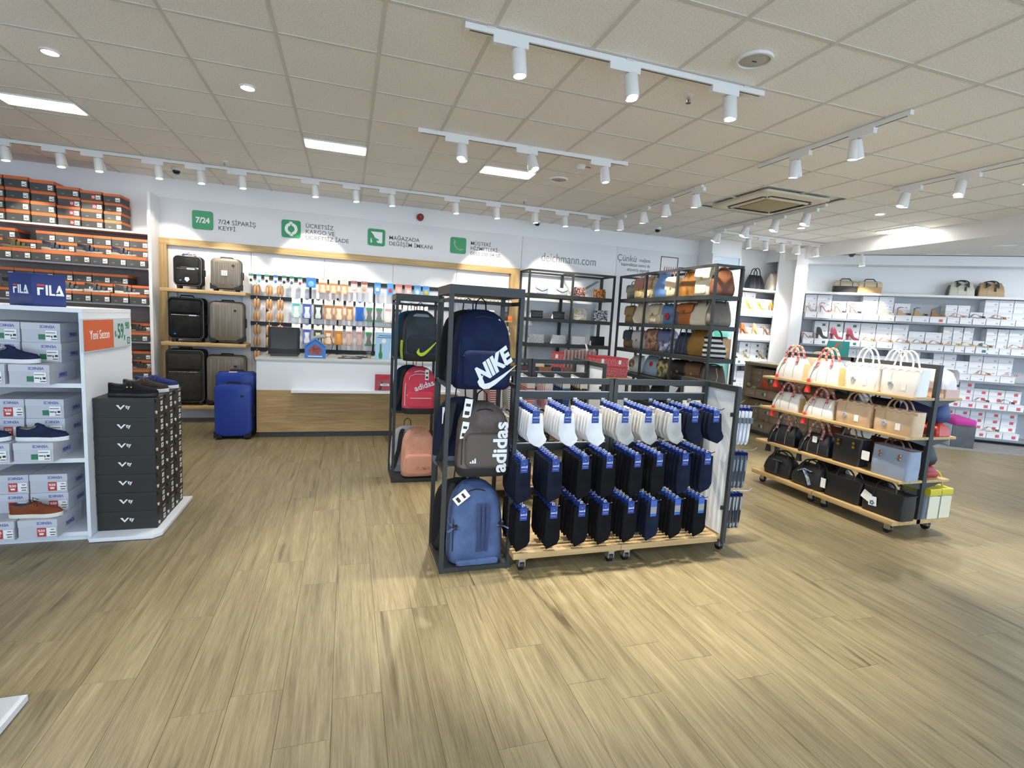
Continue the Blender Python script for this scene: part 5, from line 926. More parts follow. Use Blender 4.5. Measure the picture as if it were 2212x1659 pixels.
def tote(label, col, w=.34, h=.23, d=.14, hh=.14, wave=True, flare=.06, hcol=None, charm=None, tagc=True, name='handbag', c2=None, rough=.4):
    t = thing(name, label, 'handbag'); C = mat(col, rough, kind='leather', c2=c2 or col); H = mat(hcol or col, .4, kind='leather', c2=hcol or col)
    zs = [(0, .96), (.012, 1), (.5, 1+flare*.5), (1, 1+flare)]; n = 4; b = MB()
    R = [bring(z*h, w*k*(1-flare/2), d*(1 if z < .6 else .8), .03) for z, k in zs]
    if wave: R[-1] = [(x, y, z+.007*math.cos(x/w*2*PI*4)) for x, y, z in [(p[0], p[1], p[2]) for p in bring(h, w*(1+flare/2), d*.8, .02, n=4)]]
    b.loft(R, c1=True); b.obj('body', C, t)
    if wave:
        b = MB(); y = -d*.415; X = [w*(-.5+i/40)*(1+flare/2) for i in range(41)]
        b.strip([[(x, -d*.42, h*.9) for x in X], [(x, y, h+.006+.009*math.cos(x/w*2*PI*5)) for x in X], [(x, y+.006, h+.006+.009*math.cos(x/w*2*PI*5)) for x in X], [(x, y+.006, h*.9) for x in X]]); b.obj('scalloped_edge', C, t)
        b = MB(); b.tube([(x, y-.001, h-.012+.009*math.cos(x/w*2*PI*5)) for x in X], .0016, 5); b.obj('piping', H, t)
    else: b = MB(); b.tube(bring(h, w*(1+flare/2), d*.8, .02), .004, 6, closed=True); b.obj('rim', H, t)
    handles(t, w, d, h, hh, H)
    if charm:
        b = MB(); b.tube([(-w*.2, -d*.42, h*.95), (-w*.21, -d*.5, h*.7), (-w*.2, -d*.52, h*.45)], .003, 6); b.obj('charm_strap', H, t)
        b = MB()
        for i in range(5): a = i*2*PI/5; b.lathe([(.001, 0), (.013, .003), (.011, .008), (.001, .01)], 8, (0, 0, 0)) if False else b.cyl((-w*.2+.014*math.cos(a), -d*.52, h*.4+.014*math.sin(a)), (-w*.2+.014*math.cos(a), -d*.52-.008, h*.4+.014*math.sin(a)), .0115, .008, 10)
        b.obj('flower_charm', mat(charm, .3, .3), t)
    if tagc: MB().box(w*.08, -d*.53, h*.2, w*.2, -d*.52, h*.48).obj('tag', PAPER, t)
    return t
def satchel(label, col, w=.33, h=.22, d=.16, side=None, scarf='#b8435a', tassel=None, c2=None, name='handbag', hcol=None, lean=0, hh=.13):
    t = thing(name, label, 'handbag'); C = mat(col, .38, kind='leather', c2=c2 or col); S = mat(side or col, .3); b = MB()
    b.loft([bring(z*h, w*k, d*e, .018) for z, k, e in ((0, .98, .98), (.03, 1, 1), (.45, .96, .95), (.8, .86, .6), (.97, .8, .3), (1, .78, .22))]); b.obj('body', C, t, sharp=60)
    for s in (-1, 1): MB().loft([[(s*w*.5*k+s*.002, y*e, z*h) for y in (-d*.38, d*.38)] + [(s*(w*.5*k-.02), y*e, z*h) for y in (d*.38, -d*.38)] for z, k, e in ((.04, 1, 1), (.45, .965, .95), (.78, .875, .62))]).obj('gusset', S, t)
    for s in (-1, 1):
        b = MB(); b.tube([(s*w*.17, -d*.5, h*.08), (s*w*.165, -d*.48, h*.45), (s*w*.15, -d*.32, h*.8)], .002, 5); b.obj('seam', mat('#8f8a84', .6), t)
    H = mat(scarf, .7, kind='print', scale=45, c2='#d9c3a0') if scarf else mat(hcol or col, .4)
    handles(t, w, d, h*.98, hh, H, .012 if scarf else .0095, .22)
    if scarf:
        b = MB(); b.tube([(-w*.22, -d*.32, h*.95), (-w*.26, -d*.42, h*.75), (-w*.3, -d*.46, h*.6)], .012, 6, rz=.005); b.tube([(w*.22, -d*.32, h*.95), (w*.2, -d*.42, h*.8)], .012, 6, rz=.005); b.obj('scarf_end', H, t)
    if tassel:
        T = mat(tassel, .7); x = -w*.34; b = MB(); b.tube([(-w*.3, -d*.46, h*.6), (x, -d*.55, h*.3), (x-.005, -d*.58, .02)], .0025, 5); b.obj('tassel_cord', mat('#6f6a66', .5), t)
        b = MB(); b.lathe([(.001, .035), (.012, .03), (.016, .0), (.03, -.1), (.001, -.1)], 12, (x-.008, -d*.6, 0)); b.obj('tassel', T, t)
    return t
def flapbag(label, col, w=.26, h=.3, d=.14, flap=None, c2=None, loop=True, seed=1, j=.05, print_=None, name='backpack_bag', fw=.9, fz=.5, kind='leather', pocket=True, clasp='#c9a24a'):
    t = thing(name, label, 'handbag'); C = mat(col, .5, kind=kind, c2=c2 or col) if not print_ else mat(col, .55, kind='print', scale=print_[1], c2=print_[0]); F = mat(flap, .45, kind='leather', c2=flap) if flap else C
    b = MB(); b.loft(slouchy([bring(z*h, w*k, d*e, .05) for z, k, e in ((0, .9, .85), (.03, 1, 1), (.3, 1.03, 1.05), (.6, .98, .98), (.85, .86, .8), (.97, .62, .5), (1, .4, .3))], j, seed)); b.obj('body', C, t, sharp=70)
    b = MB(); X = [w*fw*(-.5+i/10) for i in range(11)]
    b.strip([[(x, y, z-(.03*(1-abs(x/w*2)**2) if q == 4 else 0)) for x in X] for q, (y, z) in enumerate(((d*.1, h*.985), (-d*.25, h*.99), (-d*.5, h*.9), (-d*.58, h*.72), (-d*.6, h*fz)))]); b.strip([[(x, y+.006, z-(.03*(1-abs(x/w*2)**2) if q == 1 else 0)) for x in X] for q, (y, z) in enumerate(((-d*.58, h*.72), (-d*.6, h*fz)))]); b.obj('flap', F, t, sharp=70)
    if pocket: b = MB(); b.loft([[(x*k, y, h*.22+z*k) for x, z in rrect(w*.6, h*.3, .03)] for y, k in ((-d*.48, 1), (-d*.62, .98), (-d*.66, .85))]); b.obj('pocket', C, t, sharp=60)
    if clasp: MB().cb(0, -d*.63, h*fz-.01, .03, .012, .034).obj('clasp', mat(clasp, .3, .9), t)
    if loop: b = MB(); b.tube([(-.04, 0, h*.95), (-.035, 0, h+.04), (0, 0, h+.06), (.035, 0, h+.04), (.04, 0, h*.95)], .012, 7, rz=.005); b.obj('top_loop', F, t)
    for s in (-1, 1): b = MB(); b.tube([(s*.05, d*.4, h*.9), (s*w*.4, d*.5, h*.6), (s*w*.45, d*.45, h*.1)], .014, 6, rz=.004); b.obj('shoulder_strap', F, t)
    return t
def slouch(label, col, w=.32, h=.3, d=.15, seed=2, j=.09, hcol=None, hh=.12, c2=None, hardware=None, name='handbag', print_=None, stripe=None, handle=True, kind='leather', top=.72):
    t = thing(name, label, 'handbag'); C = mat(col, .48, kind=kind, c2=c2 or col) if not (print_ or stripe) else (mat(col, .6, kind='print', scale=print_[1], c2=print_[0]) if print_ else mat(col, .6, kind='stripe', dir='Z', scale=stripe[1], c2=stripe[0], p0=.48, p1=.52))
    b = MB(); b.loft(slouchy([bring(z*h, w*k, d*e, .05, 0, 5) for z, k, e in ((0, .92, .85), (.04, 1, 1), (.25, 1.04, 1.1), (.5, 1.0, 1.0), (.75, .9, .75), (.92, top+.06, .4), (1, top, .25))], j, seed)); b.obj('body', C, t, sharp=75)
    b = MB(); b.tube([(-w*top*.47, -.004, h), (0, -.012, h*.985), (w*top*.47, -.004, h)], .004, 6); b.obj('zip', mat('#8a7d5a', .35, .7), t)
    if handle: handles(t, w, d*.7, h*.95, hh, mat(hcol or col, .45), .0075, .26)
    if hardware: MB().cyl((0, -d*.5, h*.62), (0, -d*.53, h*.62), .014, n=14).obj('clasp', mat(hardware, .3, .9), t)
    return t
def clutch(label, col, w=.2, h=.115, d=.05, flap='v', c2=None, kind='leather', rough=.35, metal=0, studs=None, tagx=None, print_=None, seed=0):
    t = thing('clutch_bag', label, 'clutch'); C = mat(col, rough, metal, kind=kind, c2=c2 or col, **({'scale': print_} if print_ else {}))
    b = MB(); b.loft([bring(z*h, w*k, d*e, .012) for z, k, e in ((0, .96, .8), (.08, 1, 1), (.7, 1, .9), (.96, .98, .6), (1, .96, .4))]); b.obj('body', C, t, sharp=60)
    P = [(-w*.49, h*.99), (w*.49, h*.99), (w*.49, h*.72), (0, h*.38), (-w*.49, h*.72)] if flap == 'v' else [(-w*.49, h*.99), (w*.49, h*.99), (w*.47, h*.3), (-w*.47, h*.3)] if flap == 'w' else [(-w*.3, h*.7), (w*.3, h*.7), (0, h*.2)]
    M = Matrix.Translation((0, -d*.5, 0)); b = MB(); b.M = M; b.prism(P, -.005, .0, 'y', e=.001); b.obj('flap', C, t)
    if flap == 'v': b = MB(); b.M = M; b.tube([(-w*.48, -.006, h*.72), (0, -.007, h*.38), (w*.48, -.006, h*.72)], .003, 5); b.obj('flap_edge', mat('#4d4d52', .4), t)
    if studs:
        b = MB(); 
        for i in range(7): b.cyl((w*(-.42+.14*i), -d*.5-.005, h*.9), (w*(-.42+.14*i), -d*.5-.012, h*.9), .006, .002, 8)
        b.obj('studs', mat(studs, .2, 1), t)['kind'] = 'stuff'
    if tagx: b = MB(); b.M = Matrix.Translation((-w*.56, -d*.3, 0)) @ Matrix.Rotation(.3, 4, 'Y'); b.box(-.018, -.001, .0, .018, .001, .075); b.obj('tag', PAPER, t)
    return t
# ================================================================ dark metal bag shelf units
def bag_unit(label, x, y, rot, L, n, d=.4, h=2.43, shelves=(2.06, 1.683, 1.282, .905, .53), base=.12):
    t = thing('bag_shelf_unit', label, 'shelf unit', (x, y, 0), rot); p = .03
    for i in range(n+1):
        xx = i*(L-p)/n
        MB().box(xx, 0, 0, xx+p, p, h-.0325).obj('post', METAL, t); MB().box(xx-.008, d-p, 0, xx+p+.008, d, h-.0325).obj('rear_post', METAL, t); MB().box(xx+.002, p, h-.03, xx+p-.002, d-p, h-.001).obj('top_rail', METAL, t)
    for yy in (0, d-p): MB().box(0, yy+.001, h-.032, L, yy+p-.001, h).obj('long_rail', METAL, t)
    for z in shelves+(base,): MB().box(.002, .004, z-.055, L-.002, d-.032, z).obj('shelf', METAL, t)
    b = MB(); b.M = Matrix.Translation((0, d-.012, 0)); b.prism([(.02, 2.06), (.1, 2.06), (.72, 2.38), (.64, 2.38)], 0, .008, 'y') if n == 2 else None
    if n == 2: MB().prism([(L-.62, 2.06), (L-.55, 2.06), (L-.05, 2.36), (L-.12, 2.36)], d-.02, d-.012, 'y').obj('brace', mat('#8a8d90', .4, .4), t)
    return t
bag_unit('dark metal shelf unit of clutch bags along the lettered wall', 3.105, 4.09, 0, 1.5, 2, .48)
bag_unit('dark metal shelf unit of backpacks and handbags standing out from the wall', 4.66, 4.06, -PI/2, 2.35, 3, .41)
for x, z, k in ((3.377, 2.06, dict(label='silver envelope clutch on the highest wall unit shelf, first', col='#c9ccd4', metal=.5, tagx=1)), (3.72, 2.06, dict(label='silver envelope clutch on the highest wall unit shelf, second', col='#d5d7dc', metal=.4, tagx=1)), (4.035, 2.06, dict(label='dark patterned pouch on the highest wall unit shelf', col='#2a201f', kind='print', print_=40, c2='#d9a9a0', flap='w', h=.15)), (4.401, 2.06, dict(label='black and orange pouch on the highest wall unit shelf', col='#1d1917', kind='print', print_=46, c2='#d98a4a', flap='n', h=.15)),
    (3.316, 1.683, dict(label='black studded clutch on the second wall unit shelf', col='#1d1e20', studs='#d9dbdd', tagx=1)), (3.69, 1.683, dict(label='plain black clutch on the second wall unit shelf', col='#222325', tagx=1)), (4.067, 1.683, dict(label='iridescent pouch on the second wall unit shelf', col='#e4cfe0', kind='print', print_=22, c2='#a9b86a', flap='w', w=.24, h=.19)), (4.446, 1.683, dict(label='black and white lettered pouch on the second wall unit shelf', col='#141416', kind='print', print_=36, c2='#e4e6f0', flap='w', w=.24, h=.18)),
    (3.332, 1.282, dict(label='glittering silver clutch on the third wall unit shelf', col='#8f918f', kind='glitter', c2='#e8eae6', flap='w', w=.26, h=.14, tagx=1)), (3.725, 1.282, dict(label='pale silver clutch on the third wall unit shelf', col='#c2c4c8', kind='glitter', c2='#eeeff2', flap='w', w=.26, h=.14, tagx=1)), (4.063, 1.282, dict(label='white clutch on the third wall unit shelf', col='#f0f0f1', flap='w', w=.25, h=.135)), (4.42, 1.282, dict(label='black clutch on the third wall unit shelf', col='#1c1c1c', flap='w', w=.25, h=.15, tagx=1))):
    c = clutch(**k); c.location = (x, 4.22, z); c.rotation_euler = (-.12, 0, random.uniform(-.08, .12))
    if k['label'].startswith('white clutch'): b = MB(); b.tube([(.06, -.03, .02), (.08, -.13, .005), (.09, -.15, -.06), (.095, -.15, -.17)], .02, 6, rz=.003); b.obj('wrist_strap', mat('#efeff0', .4), c)
XP = 4.875; RP = -PI/2
def pb(b, y, z, dr=0, dx=0): b.location = (XP+dx, y, z+.0015); b.rotation_euler = (0, 0, RP+dr); return b
zt, z2, z3, z4 = 2.06, 1.683, 1.282, .905
pb(flapbag('small grey bag with a plant motif on the top bag shelf', '#a3a39b', .2, .24, .12, kind='print', c2='#5a6a5f', print_=('#5a6a5f', 9)), 3.98, zt, .3)
pb(flapbag('straw backpack with gold trim on the top bag shelf', '#b39a5f', .26, .33, .14, print_=('#ded0a2', 60), flap='#b07a68', seed=3), 3.70, zt, .1); pb(flapbag('paler straw backpack next to the gold trimmed one', '#c4ad78', .24, .34, .14, print_=('#e8dcb8', 60), flap='#c08f7a', seed=4), 3.42, zt, .0)
pb(slouch('light blue slouchy bag on the top bag shelf', '#6f95cf', .3, .36, .15, 5, .06, hh=.02, top=.6), 3.10, zt, .1); pb(flapbag('cream flap backpack with loop handle on the top bag shelf', '#e2c9a6', .27, .3, .14, flap='#e6cfae', seed=6, j=.03, fz=.42), 2.83, zt, .15)
pb(slouch('golden brown slouchy bag on the top bag shelf', '#9a6a2c', .38, .34, .17, 7, .16, hh=.02, top=.5, c2='#835621'), 2.45, zt, .05); pb(flapbag('ivory drawstring backpack on the top bag shelf', '#e4dfc8', .3, .38, .16, seed=8, j=.08, pocket=True, fz=.62), 2.15, zt, .1); pb(slouch('reddish brown bag at the end of the top bag shelf', '#7c4a2e', .28, .3, .15, 9, .08, hh=.06, c2='#6c3f27'), 1.855, zt, 1.1, .0)
pb(flapbag('khaki tan flap backpack on the second bag shelf', '#9c8159', .24, .28, .13, flap='#a58a60', seed=10), 3.95, z2, .2); pb(slouch('cream slouchy backpack on the second bag shelf', '#e3d5c0', .32, .32, .16, 11, .1, hh=.02, top=.55), 3.62, z2, .1)
pb(flapbag('beige backpack with raised flap handle on the second bag shelf', '#dfcdb0', .3, .3, .16, flap='#e2d2b8', seed=12, j=.04), 3.2, z2, .05); b = pb(flapbag('blue denim backpack with a red flower on the second bag shelf', '#5f86b4', .27, .29, .15, kind='fabric', flap='#5a80ae', seed=13, pocket=False), 2.84, z2, .1)
f = MB(); [f.cyl((.03*math.cos(a), -.105, .11+.03*math.sin(a)), (.03*math.cos(a), -.088, .11+.03*math.sin(a)), .022, n=10) for a in (0, 1.26, 2.5, 3.77, 5.03)]; f.obj('flower', mat('#b23a40', .7), b)
pb(flapbag('shiny orange brown satchel on the second bag shelf', '#b4672f', .34, .3, .18, flap='#ba6d33', seed=14, j=.03, fw=.95, fz=.62, loop=False, pocket=False), 2.43, z2, .05); b = pb(slouch('ivory bag with dark brown edges on the second bag shelf', '#d9d2bd', .36, .3, .17, 15, .06, hcol='#4a4038', hh=.12), 2.15, z2, .05)
b = pb(slouch('dark taupe tote at the end of the second bag shelf', '#6c645c', .28, .3, .17, 16, .07, hh=.13, c2='#7d766d'), 1.86, z2, 1.1, .0)
pb(flapbag('brown and blue striped backpack on the third bag shelf', '#7d6543', .23, .29, .13, flap='#4a5470', seed=17), 3.95, z3, .1); pb(flapbag('pale grey backpack with loop handle on the third bag shelf', '#c6c5c6', .31, .29, .16, flap='#d9d9dc', seed=18, j=.06, pocket=False), 3.6, z3, .05)
pb(flapbag('rose camouflage backpack on the third bag shelf', '#c9a791', .32, .33, .17, print_=('#8f5f4a', 13), seed=19), 3.2, z3, .05); pb(flapbag('blue and white printed backpack on the third bag shelf', '#dfe2f0', .3, .33, .17, print_=('#5a6390', 15), seed=20, flap='#6a74a0'), 2.86, z3, .05)
pb(satchel('navy blue handbag with gold clasp on the third bag shelf', '#2f3a50', .3, .3, .16, scarf=None, hcol='#2f3a50', hh=.14), 2.47, z3, .0); pb(slouch('ochre leather shopper on the third bag shelf', '#9c742f', .36, .36, .17, 22, .05, hh=.03, c2='#8a6526', top=.86), 2.15, z3, .0)
pb(slouch('black and white striped canvas bag on the third bag shelf', '#17181a', .28, .27, .13, 23, .02, stripe=('#e8e6e0', 5), hh=.1, top=.95), 1.87, z3, 1.0, .0); pb(flapbag('narrow beige pouch at the end of the third bag shelf', '#c9a47a', .11, .26, .06, seed=24, loop=False, pocket=False, j=.02), 1.79, z3, 1.2, .1)
b = pb(slouch('white bag with a brown wheel print on the fourth bag shelf', '#d4dadb', .34, .27, .16, 25, .06, hh=.04, handle=False), 3.62, z4, .05); f = MB(); f.ring((0, 0), .075, .02, -.004, .004, 18); f.obj('wheel_print', mat('#3a2a1c', .6, kind='print', scale=60, c2='#c9a870'), b, (-.08, -.088, .13), (PI/2, 0, 0))
b = pb(slouch('pale denim bag with a red flower on the fourth bag shelf', '#9db4c9', .36, .29, .17, 26, .07, hh=.05), 3.2, z4, .05); f = MB(); [f.cyl((.02*math.cos(a)+.05, -.098, .18+.02*math.sin(a)), (.02*math.cos(a)+.05, -.08, .18+.02*math.sin(a)), .016, n=10) for a in (0, 1.26, 2.5, 3.77, 5.03)]; f.obj('flower', mat('#c23a45', .7), b)
pb(flapbag('green camouflage backpack on the fourth bag shelf', '#c9be8a', .3, .28, .16, print_=('#4a4a35', 14), seed=27), 2.84, z4, .05); pb(flapbag('black leather backpack on the fourth bag shelf', '#202120', .34, .3, .17, seed=28, flap='#262726'), 2.46, z4, .05)
pb(flapbag('brown canvas backpack with lighter pocket on the fourth bag shelf', '#75583a', .34, .3, .17, kind='fabric', seed=29, flap='#6d5236'), 2.15, z4, .05); b = pb(slouch('dark brown bag with a pale seam at the end of the fourth bag shelf', '#4f463c', .3, .28, .17, 30, .04, hcol='#1a1a1a', hh=.03), 1.86, z4, 1.0); f = MB(); f.tube([(.03, -.1, .02), (.05, -.098, .15), (.03, -.06, .25)], .004, 6); f.obj('seam', mat('#c9b890', .6), b)
for y, c, l in ((3.5, '#3a3230', 'dark bag low on the fifth bag shelf behind the sock stand'), (3.0, '#2a2b2c', 'black bag low on the fifth bag shelf'), (2.4, '#5a4a3a', 'brown bag low on the fifth bag shelf')): pb(slouch(l, c, .34, .28, .16, int(y*10), .06, hh=.05), y, .53)
# ================================================================ handbag gondola on casters
def gondola():
    t = thing('handbag_gondola', 'two-sided oak shelf stand on casters filled with handbags', 'stand', (0, 0, 0)); OG = OAKY
    for y0, y1 in ((-.69, .092), (.1, .88)):
        MB().prism([(4.73, y0), (5.37, y0), (5.37, y1), (4.73, y1)], .1, .14, 'z', e=.002).obj('base_board', OG, t)
        for xa, xb in ((4.735, 5.005), (5.06, 5.33)):
            for z in (1.172, .845, .478): MB().prism([(xa, y0), (xb, y0), (xb, y1), (xa, y1)], z-.022, z, 'z', e=.001).obj('shelf', OG, t)
    for y in (-.69, .075, .845):
        if y == .075: MB().box(5.018, y, .14, 5.048, y+.03, 1.44).obj('post', METAL, t)
        else: MB().box(5.012, y, .1, 5.054, y+.032, 1.44).obj('post', METAL, t)
        for z in (1.15, .823, .456):
            for s in (-1, 1): MB().prism([(5.033+s*.02, z), (5.033+s*.26, z), (5.033+s*.02, z-.06)], y+.012, y+.018, 'y').obj('bracket', METAL, t)
    MB().box(5.018, -.66, 1.405, 5.048, .86, 1.44).obj('top_bar', METAL, t); MB().box(5.026, -.66, .14, 5.04, .86, .2).obj('low_bar', METAL, t)
    for x, y in ((4.83, .8), (4.83, .17), (4.83, .02), (4.83, -.6), (5.28, -.6), (5.28, .8), (5.28, .1)): caster(t, x, y, .1, .034)
gondola()
XG = 4.865
def gb(b, y, z, dr=0, x=XG): b.location = (x, y, z); b.rotation_euler = (0, 0, RP+dr); return b
s1 = satchel('white satchel with scarf handles and red tassel, back of the top gondola shelf', '#eceae6', side='#d8c08a', tassel='#d8372f', h=.215); gb(s1, .6, 1.172, .06)
dup(s1, (XG, .2, 1.172), RP+.04, 'white satchel with scarf handles and red tassel, beside the white scalloped totes'); dup(s1, (XG, .6, .845), RP+.05, 'white satchel with red tassel at the back of the second gondola shelf', scale=(1, 1, .84)); dup(s1, (XG, .2, .845), RP+.03, 'white satchel with red tassel on the second gondola shelf, beside the beige totes', scale=(1, 1, .84))
t1 = tote('white scalloped tote with charm on the top gondola shelf, beside the satchels', '#efede8', .32, .22, .14, .15, hcol='#e2e0dc', charm='#c0c4cc'); gb(t1, -.19, 1.172, .02)
dup(t1, (XG, -.53, 1.172), RP+.03, 'white scalloped tote with charm at the near end of the top gondola shelf')
q = dup(t1, (5.17, -.22, 1.172), RP+.0, 'white scalloped tote on the far side of the top gondola shelf')
t2 = tote('beige scalloped tote with flower charm on the second gondola shelf, beside the satchels', '#d8bd9c', .34, .2, .15, .095, hcol='#b99a7c', charm='#b9bdc8', c2='#cfb08d'); gb(t2, -.16, .845, .02)
dup(t2, (XG, -.53, .845), RP+.03, 'beige scalloped tote with flower charm at the near end of the second shelf')
s2 = satchel('black satchel with scarf handles at the back of the third gondola shelf', '#1d1f24', .34, .2, .16, side='#17181b', tassel='#15161a', scarf='#8f4a58'); gb(s2, .6, .478, .05); q = dup(s2, (XG, .2, .478), RP+.03, 'black satchel with scarf handles beside the black flower tote'); MB().prism(rrect(.05, .06, .008), -.086, -.084, 'y').obj('tag', PAPER, q, (.02, 0, .15))
b = gb(tote('black tote with gold flowers on the third gondola shelf', '#222328', .28, .25, .14, .1, wave=False, tagc=False, hcol='#6d5f55', flare=.03), -.14, .478, .02); f = MB()
for x in (-.075, .075):
    for z in (.17, .205): f.cyl((x, -.075, z), (x, -.082, z), .018, .014, 5)
f.obj('gold_flowers', GOLD, b)
b = gb(tote('pale blue grey tote with brown handles on the third gondola shelf', '#8d9bb0', .32, .255, .16, .08, wave=False, tagc=False, hcol='#5a3a2c', flare=.05, c2='#97a4b8'), -.55, .478, .03); f = MB(); [f.cyl((x, -.083, z), (x, -.09, z), .014, .01, 6) for x in (-.08, .08) for z in (.17, .2)]; f.obj('copper_flowers', mat('#b08060', .3, .8), b); MB().prism(rrect(.07, .08, .008), -.086, -.084, 'y').obj('tag', PAPER, b, (-.2, 0, .13))
b = gb(slouch('black bag with a dark bow, back of the bottom gondola shelf', '#1c1d1e', .34, .22, .18, 40, .05, hh=.05), .6, .14, .05); f = MB(); f.tube([(.02, -.1, .16), (.03, -.11, .1), (.02, -.11, .03)], .022, 6, rz=.004); f.tube([(-.04, -.1, .17), (.08, -.1, .17)], .016, 6, rz=.006); f.obj('bow', mat('#3a4048', .6), b)
b = gb(slouch('black bag with a blue grey scarf on the bottom gondola shelf', '#202225', .36, .22, .19, 41, .06, hh=.06), .22, .14, .03); f = MB(); f.tube([(-.02, -.1, .17), (.04, -.115, .1), (.07, -.115, .04)], .02, 6, rz=.004); f.tube([(-.09, -.1, .14), (-.02, -.1, .18), (.06, -.1, .17)], .014, 6, rz=.006); f.obj('scarf', mat('#55606c', .6, kind='print', scale=60, c2='#8f98a4'), b)
b = gb(tote('black tote with a white tag on the bottom gondola shelf', '#1d1e21', .36, .21, .17, .085, wave=False, tagc=False, hcol='#1a1a1c'), -.16, .14, .03); MB().box(-.2, -.1, .06, -.15, -.098, .15).obj('tag', PAPER, b)
b = gb(tote('black tote with two white tags at the near end of the bottom shelf', '#1f2123', .36, .215, .17, .08, wave=False, tagc=False, hcol='#1a1a1c', charm='#5f7f9c'), -.54, .14, .03); MB().prism(rrect(.08, .075, .004), -.092, -.09, 'y').obj('tag', PAPER, b, (-.13, 0, .13), (0, .4, 0)); MB().prism(rrect(.07, .08, .004), -.095, -.093, 'y').obj('tag', PAPER, b, (-.07, 0, .1), (0, -.1, 0))
for y, z, c, l in ((.6, 1.172, '#c9b8a0', 'beige bag on the far side of the top gondola shelf'), (.25, .845, '#1b1b1c', 'black arched bag on the far side of the second gondola shelf'), (.62, .845, '#6a5440', 'brown bag on the far side of the second gondola shelf'), (-.15, .845, '#202122', 'black bag behind the beige totes'), (.3, .478, '#8a4a34', 'rust brown bag on the far side of the third gondola shelf'), (-.2, .478, '#4a2a1c', 'dark brown bag on the far side of the third gondola shelf'), (.3, .14, '#18191a', 'black bag on the far side of the bottom gondola shelf'), (-.15, .14, '#1a1b1d', 'second black bag on the far side of the bottom gondola shelf')):
    q = slouch(l, c, .34, .24, .16, int(y*77+z*9), .05, hh=.06); q.location = (5.195, y, z); q.rotation_euler = (0, 0, PI/2)
def rb(b, y, z, dr=0, x=5.195): b.location = (x, y, z); b.rotation_euler = (0, 0, PI/2+dr); return b
b = rb(flapbag('white and pink bag at the end of the top gondola shelf, far side', '#e9e3e2', .32, .24, .15, flap='#eee6e6', seed=51, loop=False, pocket=False, j=.02, clasp=None), -.53, 1.172); MB().box(-.165, -.082, 0, .165, .08, .07).obj('pink_base', mat('#d3b0a0', .5), b)
rb(slouch('navy blue bag at the near end of the second gondola shelf, far side', '#26386e', .34, .22, .16, 52, .04, hh=.04), -.5, .96, 0, 5.2); rb(satchel('bright red bag under the navy one on the far side', '#c23a2a', .36, .115, .17, scarf=None, hcol='#c23a2a', hh=.02), -.5, .845, 0, 5.2)
b = rb(slouch('black round bag at the near end of the third gondola shelf, far side', '#1a1a1b', .3, .2, .17, 53, .03, hh=.0, handle=False), -.47, .58, 0, 5.19); rb(slouch('dark red rounded bag below the black one on the far side', '#a02a2c', .34, .1, .18, 54, .03, hh=0, handle=False, hardware='#d9c08a', top=.9), -.47, .478, 0, 5.2)
y1 = rb(tote('yellow and grey tote at the near end of the bottom shelf, far side', '#98a6b4', .26, .26, .13, .12, wave=False, tagc=False, hcol='#c2b52a'), -.58, .14, 0, 5.29); MB().prism(rrect(.275, .06, .01), -.066, .066, 'y').obj('yellow_top', mat('#c4b92c', .5), y1, (0, 0, .235)); MB().box(-.135, -.062, .01, -.128, .062, .2).obj('side_panel', mat('#d9d4bc', .5), y1)
dup(y1, (5.15, -.58, .14), PI/2, 'yellow and grey tote at the near end of the bottom shelf, beside the post')
# ================================================================ slanted wall shelving with white shoe boxes
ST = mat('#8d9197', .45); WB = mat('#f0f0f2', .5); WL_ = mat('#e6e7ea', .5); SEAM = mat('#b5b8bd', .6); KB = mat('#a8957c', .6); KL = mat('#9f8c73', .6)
def wallshelf(label, loc, rot, x0, x1, zs, d, top=None, back=True):
    t = thing('shoe_shelving', label, 'shelving', loc, rot)
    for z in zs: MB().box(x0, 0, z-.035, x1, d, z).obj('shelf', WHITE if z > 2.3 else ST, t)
    MB().box(x0, d-.01, .0, x1, d, max(zs)-.04).obj('back_panel', mat('#b9bcc0', .6), t); return t
RS = -math.atan2(.6, .8)
o = W2(0, 8.12)
wallshelf('long white wall shelving of ladies shoes on the slanted wall', o, RS, 4.36, 10.4, (2.44, 1.975, 1.5, 1.04, .58, .1), .34)
wallshelf('short white wall shelving of heels in the recess beside the column', (0, 4.45, 0), 0, 7.16, 8.69, (2.46, 1.98, 1.51, 1.04, .58, .1), .4)
def wbox(name, w, h, d, stick=None, kraft=False):
    B, L = (KB, KL) if kraft else (WB, WL_); b = MB(); b.box(-w/2+.003, .002, 0, w/2-.003, d, h*.64, 0); b.box(-w/2+.001, 0, h*.64, w/2-.001, d, h-.002, 1)
    o = tag(b.obj(name, [B, L]), '', 'shoe box', 'white shoe boxes on the wall shelves' if not kraft else 'kraft boxes on the wooden display')
    if stick: MB().box(w*.05, -.0015, h*.18, w*.05+.05, 0, h*.6).obj('label', stick, o); MB().box(w*.05+.055, -.0012, h*.18, w*.05+.085, 0, h*.6).obj('size_label', PAPER, o)
    else: MB().box(w*.2, -.001, h*.2, w*.2+.03, 0, h*.42).obj('label', mat('#b9bcc4', .5), o)
    return o
TS = mat('#3f7a72', .5); RDS = mat('#d8606a', .5); cacheW = {}
def wb_at(P, rot, w, h, d, label, stick=None, kraft=False):
    k = (round(w, 2), h, d, stick.name if stick else '', kraft)
    if k not in cacheW: cacheW[k] = wbox('shoe_box' if not kraft else 'kraft_box', round(w, 2)-.004, h, d, stick, kraft); o = cacheW[k]; o.location = P; o.rotation_euler = (0, 0, rot); o['label'] = label
    else: o = dup(cacheW[k], P, rot, label)
    return o
